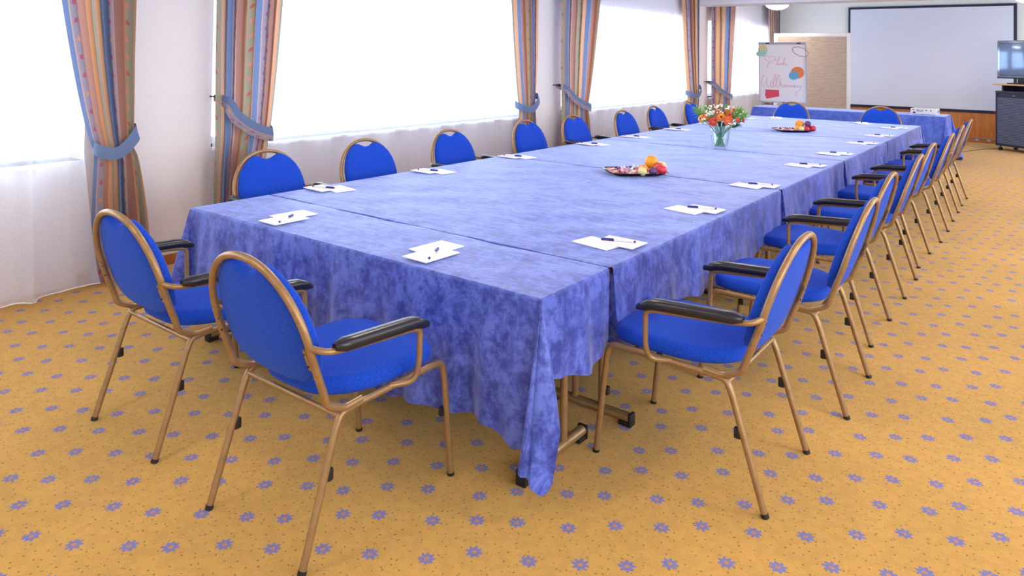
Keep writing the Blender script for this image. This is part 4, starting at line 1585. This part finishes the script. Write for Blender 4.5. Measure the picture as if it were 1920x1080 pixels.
# ---------------------------------------------------------------- far end: screen, pinboard, flip chart
rt = empty('projection_screen', (1.74, Y1 - 0.03, 0))
q = MB()
xa, xb, za, zb = 0.205 - 1.74, 3.285 - 1.74, 0.60, 2.80
q.box(xa, xb, -0.03, 0.0, za, zb, bev=0.004)
q.build('border', M['navy'], rt)
q = MB()
q.box(xa + 0.045, xb - 0.055, -0.036, -0.028, za + 0.055, zb - 0.05)
q.build('screen_surface', M['screen'], rt, smooth=False)
tag(rt, 'large white projection screen with dark navy border on the far wall', 'projection screen')

rt = empty('pinboard', (-0.155, 13.5, 0))
hw_ = 0.755
q = MB()
q.box(-hw_ + 0.06, hw_ - 0.06, -0.012, 0.012, 0.55, 2.11)
q.build('core_panel', M['whiteframe'], rt, smooth=False)
for xs in ((-hw_, -hw_ + 0.065), (hw_ - 0.065, hw_)):
    q = MB()
    q.box(xs[0], xs[1], -0.022, 0.022, 0.06, 2.175, bev=0.006)
    q.build('upright', M['whiteframe'], rt)
for zs_ in ((2.105, 2.175), (0.50, 0.56)):
    q = MB()
    q.box(-hw_ + 0.06, hw_ - 0.06, -0.02, 0.02, zs_[0], zs_[1], bev=0.006)
    q.build('crossbar', M['whiteframe'], rt)
q = MB()
rows = []
for i in range(30):
    z = lerp(0.57, 2.10, i / 29)
    rows.append([(lerp(-hw_ + 0.075, hw_ - 0.07, j / 30), -0.017 - 0.003 * math.sin(9 * z + 5 * math.sin(j * 0.3)), z) for j in range(31)])
q.grid(rows)
q.build('brown_paper', M['kraft'], rt)
for s in (-1, 1):
    q = MB()
    q.box(s * (hw_ - 0.03) - 0.02, s * (hw_ - 0.03) + 0.02, -0.25, 0.25, 0.02, 0.06, bev=0.005)
    q.build('foot', M['whiteframe'], rt)
    q = MB()
    q.tube([(s * (hw_ + 0.005), 0, 0.70), (s * (hw_ + 0.035), 0, 0.70)], 0.014, 8)
    q.build('knob', M['black'], rt)
tag(rt, 'white framed pinboard covered in brown paper, left of the projection screen', 'pinboard')

# flip chart (board coordinates: x 0..0.90, z 0..1.20)
FW, FH = 0.895, 1.165
rt = empty('flip_chart', (-0.385, 12.3, 0))
rt.rotation_euler = (0, 0, 0)
tilt = 0.045


def fb(u, v, d=0.0):
    """u across (0..1), v down (0..1) on the board face; d = proud of the face"""
    x = (u - 0.5) * FW
    z = 1.955 - v * FH
    # board leans back and hangs slightly askew
    x2 = x + (1.955 - z) * tilt
    y = -0.10 * v - 0.0 - d
    return (x2, y, z)


def fquad(mb, u0, v0, u1, v1, d0, d1, mi=0):
    vs = [fb(u, v, d) for d in (d0, d1) for (u, v) in ((u0, v0), (u1, v0), (u1, v1), (u0, v1))]
    mb.add(vs, [(0, 1, 2, 3), (7, 6, 5, 4), (0, 4, 5, 1), (1, 5, 6, 2), (2, 6, 7, 3), (3, 7, 4, 0)], mi)


q = MB()
fquad(q, 0, 0.03, 1, 1, 0.0, 0.018)
bo = q.build('board', M['board'], rt, smooth=False)
q = MB()
fquad(q, -0.008, 0.035, 0.012, 1.0, -0.004, 0.024)
fquad(q, 0.985, 0.035, 1.008, 1.0, -0.004, 0.024)
fquad(q, -0.008, 0.985, 1.008, 1.008, -0.004, 0.03)
q.build('frame', M['alu'], rt, smooth=False)
q = MB()
fquad(q, -0.01, -0.005, 1.0, 0.035, 0.0, 0.035)
cl = q.build('clamp_bar', M['alu'], rt, smooth=False)
for u in (0.15, 0.82):
    q = MB()
    fquad(q, u, 0.005, u + 0.08, 0.022, 0.035, 0.05)
    q.build('clamp_knob', M['black'], cl, smooth=False)
q = MB()
fquad(q, 0.02, 0.035, 0.93, 0.985, 0.018, 0.021)
sheet = q.build('paper_sheet', M['paper'], rt, smooth=False)
# zoom coordinates (1485 x 1080 view) -> board u, v
ZX = [(150, 125), (750, 125), (200, 885), (795, 885)]


def zc(x, y):
    v = (y - 125) / (885 - 125)
    xl = lerp(150, 200, v)
    xr = lerp(750, 795, v)
    return (x - xl) / (xr - xl), v


def stroke(mb, pts, r=0.003):
    P = []
    for i in range(len(pts) - 1):
        p0, p1, p2, p3 = [Vector((*pts[k], 0)) for k in (max(i - 1, 0), i, i + 1, min(i + 2, len(pts) - 1))]
        for k in range(4):
            s_ = k / 4
            P.append(0.5 * ((2 * p1) + (p2 - p0) * s_ + (2 * p0 - 5 * p1 + 4 * p2 - p3) * s_ ** 2 + (3 * p1 - p0 - 3 * p2 + p3) * s_ ** 3))
    P.append(Vector((*pts[-1], 0)))
    mb.tube([fb(*zc(p.x, p.y), 0.0215) for p in P], r, 5)


q = MB()
for st in [
    [(285, 450), (280, 412), (305, 385), (270, 362), (236, 338), (234, 312), (262, 298), (288, 302), (305, 318), (325, 302), (355, 308), (377, 330), (365, 355), (330, 374), (305, 388)],
    [(372, 355), (398, 350)],
    [(392, 390), (415, 352), (436, 316), (428, 311), (408, 358), (400, 400), (412, 412), (425, 385), (425, 410), (444, 408), (466, 390), (450, 394), (450, 410), (470, 406), (490, 352), (499, 316), (490, 328), (480, 411), (495, 386), (504, 395), (506, 411), (522, 402), (540, 420)],
    [(222, 566), (238, 550), (222, 600), (216, 650), (234, 692), (260, 668), (277, 610), (282, 568), (280, 622), (290, 674), (310, 698), (328, 662), (340, 612)],
    [(346, 642), (336, 680), (352, 696), (384, 622), (396, 552), (382, 540), (368, 600), (368, 678), (386, 693), (420, 612), (441, 546), (422, 540), (408, 602), (410, 680), (430, 692), (452, 630), (462, 585), (456, 620), (455, 695)],
    [(456, 668), (480, 650), (466, 670), (492, 692), (506, 664), (498, 684), (510, 692), (520, 674), (508, 662), (532, 668), (532, 690), (541, 667), (550, 668), (552, 690), (562, 668), (573, 668), (576, 692), (586, 668), (597, 668), (600, 690), (609, 668), (620, 668), (624, 692), (641, 676), (647, 661), (636, 668), (638, 690), (656, 688), (668, 668), (672, 690), (684, 668), (700, 666), (706, 688), (722, 672), (718, 702), (688, 730), (660, 748), (650, 768), (672, 792)],
    [(343, 621), (347, 624)],
]:
    stroke(q, st)
q.build('handwriting', M['ink'], sheet, kind='stuff')


def cutout(name, outline, mat, lab, d0=0.021, d1=0.0235, parent=sheet):
    mb_ = MB()
    n = len(outline)
    vs = [fb(*zc(x, y), d) for d in (d0, d1) for x, y in outline]
    mb_.add(vs, [tuple(range(n)), tuple(reversed(range(n, 2 * n)))] + [(k, (k + 1) % n, n + (k + 1) % n, n + k) for k in range(n)])
    return mb_.build(name, M[mat], parent, smooth=False, label=lab)


def ell(cx, cy, rx, ry, a0=0, a1=360, n=28):
    return [(cx + rx * math.cos(math.radians(lerp(a0, a1, k / n))), cy + ry * math.sin(math.radians(lerp(a0, a1, k / n)))) for k in range(n + (0 if a1 - a0 == 360 else 1))]


cutout('paper_cutout', ell(206, 226, 62, 70, 180, 360), 'yellow', 'pale yellow half disc')
cutout('paper_cutout', ell(206, 226, 62, 80, 0, 180, 20), 'mint', 'mint half disc', 0.021, 0.0237)
cutout('paper_cutout', ell(153, 272, 31, 32), 'mint', 'small mint disc', 0.0245, 0.026)
cutout('paper_cutout', ell(664, 506, 84, 75), 'orange', 'orange disc')
cutout('paper_cutout', ell(620, 542, 61, 53), 'sky', 'light blue disc overlapping the orange one', 0.024, 0.026)
cutout('paper_cutout', [(270, 730), (445, 730), (450, 812), (290, 848), (264, 790), (272, 782)], 'pink', 'red rectangular card')
q = MB()
cl_pts = []
for k in range(72):
    a = 2 * PI * k / 72
    bx = 688 + 90 * math.cos(a) * (1 + 0.05 * abs(math.sin(4 * a)))
    by = 240 + 26 * math.cos(a) + 50 * math.sin(a) * (1 + 0.0 * a)
    bb = 1 + 0.17 * abs(math.sin(4.5 * a + 0.4))
    cl_pts.append((688 + (bx - 688) * bb * 0.96, 240 + (by - 240) * bb * 0.96))
cutout('paper_cutout', [(688 + (x - 688) * 0.98, 240 + (y - 240) * 0.98) for x, y in cl_pts], 'paper', 'white cloud card')
q.tube([fb(*zc(x, y), 0.025) for x, y in cl_pts], 0.0045, 5, closed=True)
q.build('cloud_outline', M['cloudred'], sheet)
# legs of the flip chart
for x0_, x1_, y1_ in ((-0.36, -0.46, -0.28), (0.44, 0.55, -0.28)):
    q = MB()
    q.tube([(x0_, -0.08, 0.80), (x1_, y1_, 0.0)], 0.011, 8)
    q.build('leg', M['alu'], rt)
q = MB()
q.tube([(0.02, 0.02, 1.9), (0.02, 0.62, 0.0)], 0.011, 8)
q.build('leg', M['alu'], rt)
q = MB()
fquad(q, 0.5, 0.995, 0.72, 1.008, 0.02, 0.045)
q.build('marker', M['black'], rt, smooth=False)
tag(rt, 'white flip chart with red handwritten welcome and paper cut-outs, before the pinboard', 'flip chart')

# projector on the side table
rt = empty('projector', (2.19, 11.38, 0.7535), -0.05)
q = MB()
q.box(-0.19, 0.19, -0.13, 0.13, 0.007, 0.105, bev=0.012)
body = q.build('housing', M['whiteplastic'], rt)
q = MB()
for x, z, a, b in [(-0.145, 0.082, 0.016, 0.005), (-0.085, 0.080, 0.014, 0.004), (-0.045, 0.080, 0.008, 0.004), (-0.01, 0.080, 0.014, 0.005), (0.04, 0.078, 0.014, 0.006), (-0.075, 0.062, 0.022, 0.004), (-0.03, 0.062, 0.018, 0.004), (0.105, 0.075, 0.010, 0.007), (-0.135, 0.036, 0.019, 0.011)]:
    q.box(x - a, x + a, -0.134, -0.128, z - b, z + b)
q.build('ports', M['black'], body, smooth=False)
q = MB()
for k in range(7):
    q.box(0.188, 0.193, -0.10 + k * 0.028, -0.085 + k * 0.028, 0.035, 0.085)
q.build('vent', M['alu'], body, smooth=False)
q = MB()
q.lathe([(0, 0.0), (0.034, 0.0), (0.037, 0.012), (0.03, 0.03), (0.02, 0.024), (0, 0.02)], (0.10, 0.128, 0.06), 20, frame=(V_((1, 0, 0)), V_((0, 0, 1)), V_((0, 1, 0))))
q.build('lens', M['black'], rt)
for x, y in ((-0.15, -0.1), (0.15, -0.1), (0, 0.1)):
    q = MB()
    q.tube([(x, y, 0), (x, y, 0.02)], 0.012, 10)
    q.build('foot', M['black'], rt)
tag(rt, 'white projector with rear sockets standing on the blue side table', 'projector')

# media cabinet and television, turned towards the table
CA = -math.atan2(0.578, 0.816)
cabo = empty('media_cabinet', (3.0, 13.98, 0), CA)     # local x runs to the right along the front
q = MB()
CWd = 0.95
q.box(0, 0.025, 0, 0.5, 0.085, 1.10, bev=0.004)
q.box(CWd - 0.025, CWd, 0, 0.5, 0.085, 1.10, bev=0.004)
q.box(0.025, CWd - 0.025, 0.02, 0.5, 0.085, 0.13)
q.box(0.025, CWd - 0.025, 0.48, 0.5, 0.13, 1.06)
q.build('body', M['cabinet'], cabo)
q = MB()
q.box(0, CWd, -0.005, 0.5, 1.06, 1.10, bev=0.004)
q.build('top_plate', M['cabinet'], cabo)
sh = MB()
sh.box(0.025, CWd - 0.025, 0.018, 0.025, 0.13, 1.06)
sh = sh.build('shutter', M['cabinet'], cabo, smooth=False)
ns = 30
slat = None
for k in range(ns):
    z = 0.135 + (0.985 - 0.135) * k / ns
    if slat is None:
        q = MB()
        q.box(0.03, CWd - 0.03, 0.002, 0.02, 0, 0.0175, bev=0.005)
        slat = q.build('slat', M['slat'], sh)
    else:
        c = slat.copy()
        COL.objects.link(c)
        c.parent = sh
        slat_ = c
    (slat if k == 0 else slat_).location = (0, 0, z)
q = MB()
q.box(0.34, 0.37, -0.002, 0.01, 1.012, 1.028, bev=0.003)
q.build('lock', M['metal'], cabo)
q = MB()
q.box(0.06, 0.09, 0.08, 0.45, 1.10, 1.205)
q.box(CWd - 0.09, CWd - 0.06, 0.08, 0.45, 1.10, 1.205)
q.box(0.09, CWd - 0.09, 0.42, 0.45, 1.10, 1.205)
q.build('riser', M['cabinet'], cabo, smooth=False)
q = MB()
q.box(-0.03, CWd + 0.03, -0.03, 0.5, 1.205, 1.23, bev=0.006)
q.build('shelf', M['beech'], cabo)
for x in (0.06, CWd - 0.06):
    for y in (0.05, 0.44):
        q = MB()
        q.tube([(x - 0.022, y, 0.032), (x + 0.022, y, 0.032)], 0.032, 16)
        q.tube([(x, y, 0.04), (x, y, 0.09)], 0.01, 8)
        q.build('castor', M['black'], cabo)
tag(cabo, 'dark blue-grey media cabinet with ribbed roller shutter on castors at right edge', 'cabinet')
tv = empty('television', (3.0, 13.98, 1.2335), CA)
q = MB()
q.box(-0.045, 0.985, 0.10, 0.17, 0.105, 0.80, bev=0.012)
q.build('bezel', M['tvframe'], tv)
q = MB()
q.box(0.015, 0.925, 0.092, 0.102, 0.16, 0.742, bev=0.002)
q.build('screen', M['tvglass'], tv)
q = MB()
q.box(0.009, 0.931, 0.095, 0.1005, 0.154, 0.748)
q.build('screen_edge', M['black'], tv, smooth=False)
q = MB()
q.box(-0.05, 0.99, 0.095, 0.18, 0.095, 0.118, bev=0.006)
q.build('speaker_strip', M['navy'], tv)
q = MB()
q.box(0.34, 0.60, 0.11, 0.16, 0.02, 0.10, bev=0.006)
q.box(0.2, 0.74, 0.02, 0.30, 0.0, 0.02, bev=0.006)
q.build('stand', M['black'], tv)
tag(tv, 'silver framed flat television on the cabinet at right edge', 'television')

# cable on the floor
q = MB()
q.tube([(2.35, 11.9, 0.005), (2.46, 12.4, 0.005), (2.50, 12.85, 0.005), (2.60, 13.30, 0.005), (2.74, 13.74, 0.005), (2.95, 14.12, 0.005), (3.2, 14.25, 0.005)], 0.005, 6, fillet=0.2)
tag(q.build('power_cable', M['cable']), 'thin dark cable running over the carpet from side table to cabinet', 'cable')

# wall sockets in the far baseboard
for x, lab in ((2.62, 'left one of two small sockets in the far baseboard'), (2.82, 'right one of two small sockets in the far baseboard, nearest the cabinet')):
    q = MB()
    q.box(x - 0.03, x + 0.03, Y1 - 0.06, Y1 - 0.05, 0.03, 0.075, bev=0.003)
    tag(q.build('wall_socket', M['alu']), lab, 'socket', 'sockets in the far baseboard')


# ---------------------------------------------------------------- ceiling lamps (opal bowls); their own light
def ceiling_lamp(x, y, lab, power):
    rt = empty('ceiling_lamp', (x, y, ZC))
    q = MB()
    q.lathe([(0, -0.31), (0.08, -0.302), (0.15, -0.28), (0.205, -0.245), (0.235, -0.205), (0.228, -0.205), (0.198, -0.24), (0.145, -0.272), (0.078, -0.293), (0, -0.30)], (0, 0, 0), 36)
    q.build('glass_bowl', M['lampglass'], rt)
    q = MB()
    q.tube([(0.232 * math.cos(2 * PI * k / 36), 0.232 * math.sin(2 * PI * k / 36), -0.205) for k in range(36)], 0.005, 6, closed=True)
    q.lathe([(0, -0.335), (0.008, -0.33), (0.014, -0.318), (0.01, -0.308), (0, -0.305)], (0, 0, 0), 12)
    q.build('rim', M['brass'], rt)
    q = MB()
    q.tube([(0, 0, -0.30), (0, 0, -0.02)], 0.007, 8)
    q.lathe([(0, 0), (0.06, 0), (0.055, -0.02), (0.012, -0.035), (0, -0.035)], (0, 0, 0), 18)
    q.build('rod', M['brass'], rt)
    tag(rt, lab, 'lamp', 'opal bowl lamps on the ceiling')
    l = bpy.data.lights.new('lamp_light', 'AREA')
    l.shape = 'DISK'
    l.size = 0.5
    l.energy = power
    l.color = (1.0, 0.86, 0.68)
    lo = bpy.data.objects.new('lamp_light', l)
    COL.objects.link(lo)
    lo.location = (x, y, ZC - 0.35)


ceiling_lamp(-0.70, 13.0, 'shallow white glass bowl lamp under the ceiling near the far curtain', 9)
ceiling_lamp(3.55, 13.0, 'glass bowl lamp at the top right corner above the television', 9)
for x in (1.2, 4.6):  # unseen lamps added as a guess at the room's warm fill light
    for y in (-2.6, 1.2, 5.0, 8.8):
        ceiling_lamp(x, y, 'added glass bowl lamp on the ceiling over the %s, outside the view' % (('table' if x < 2 else 'aisle') + (' near end', ' first half', ' middle', ' far half')[[-2.6, 1.2, 5.0, 8.8].index(y)]), 16)
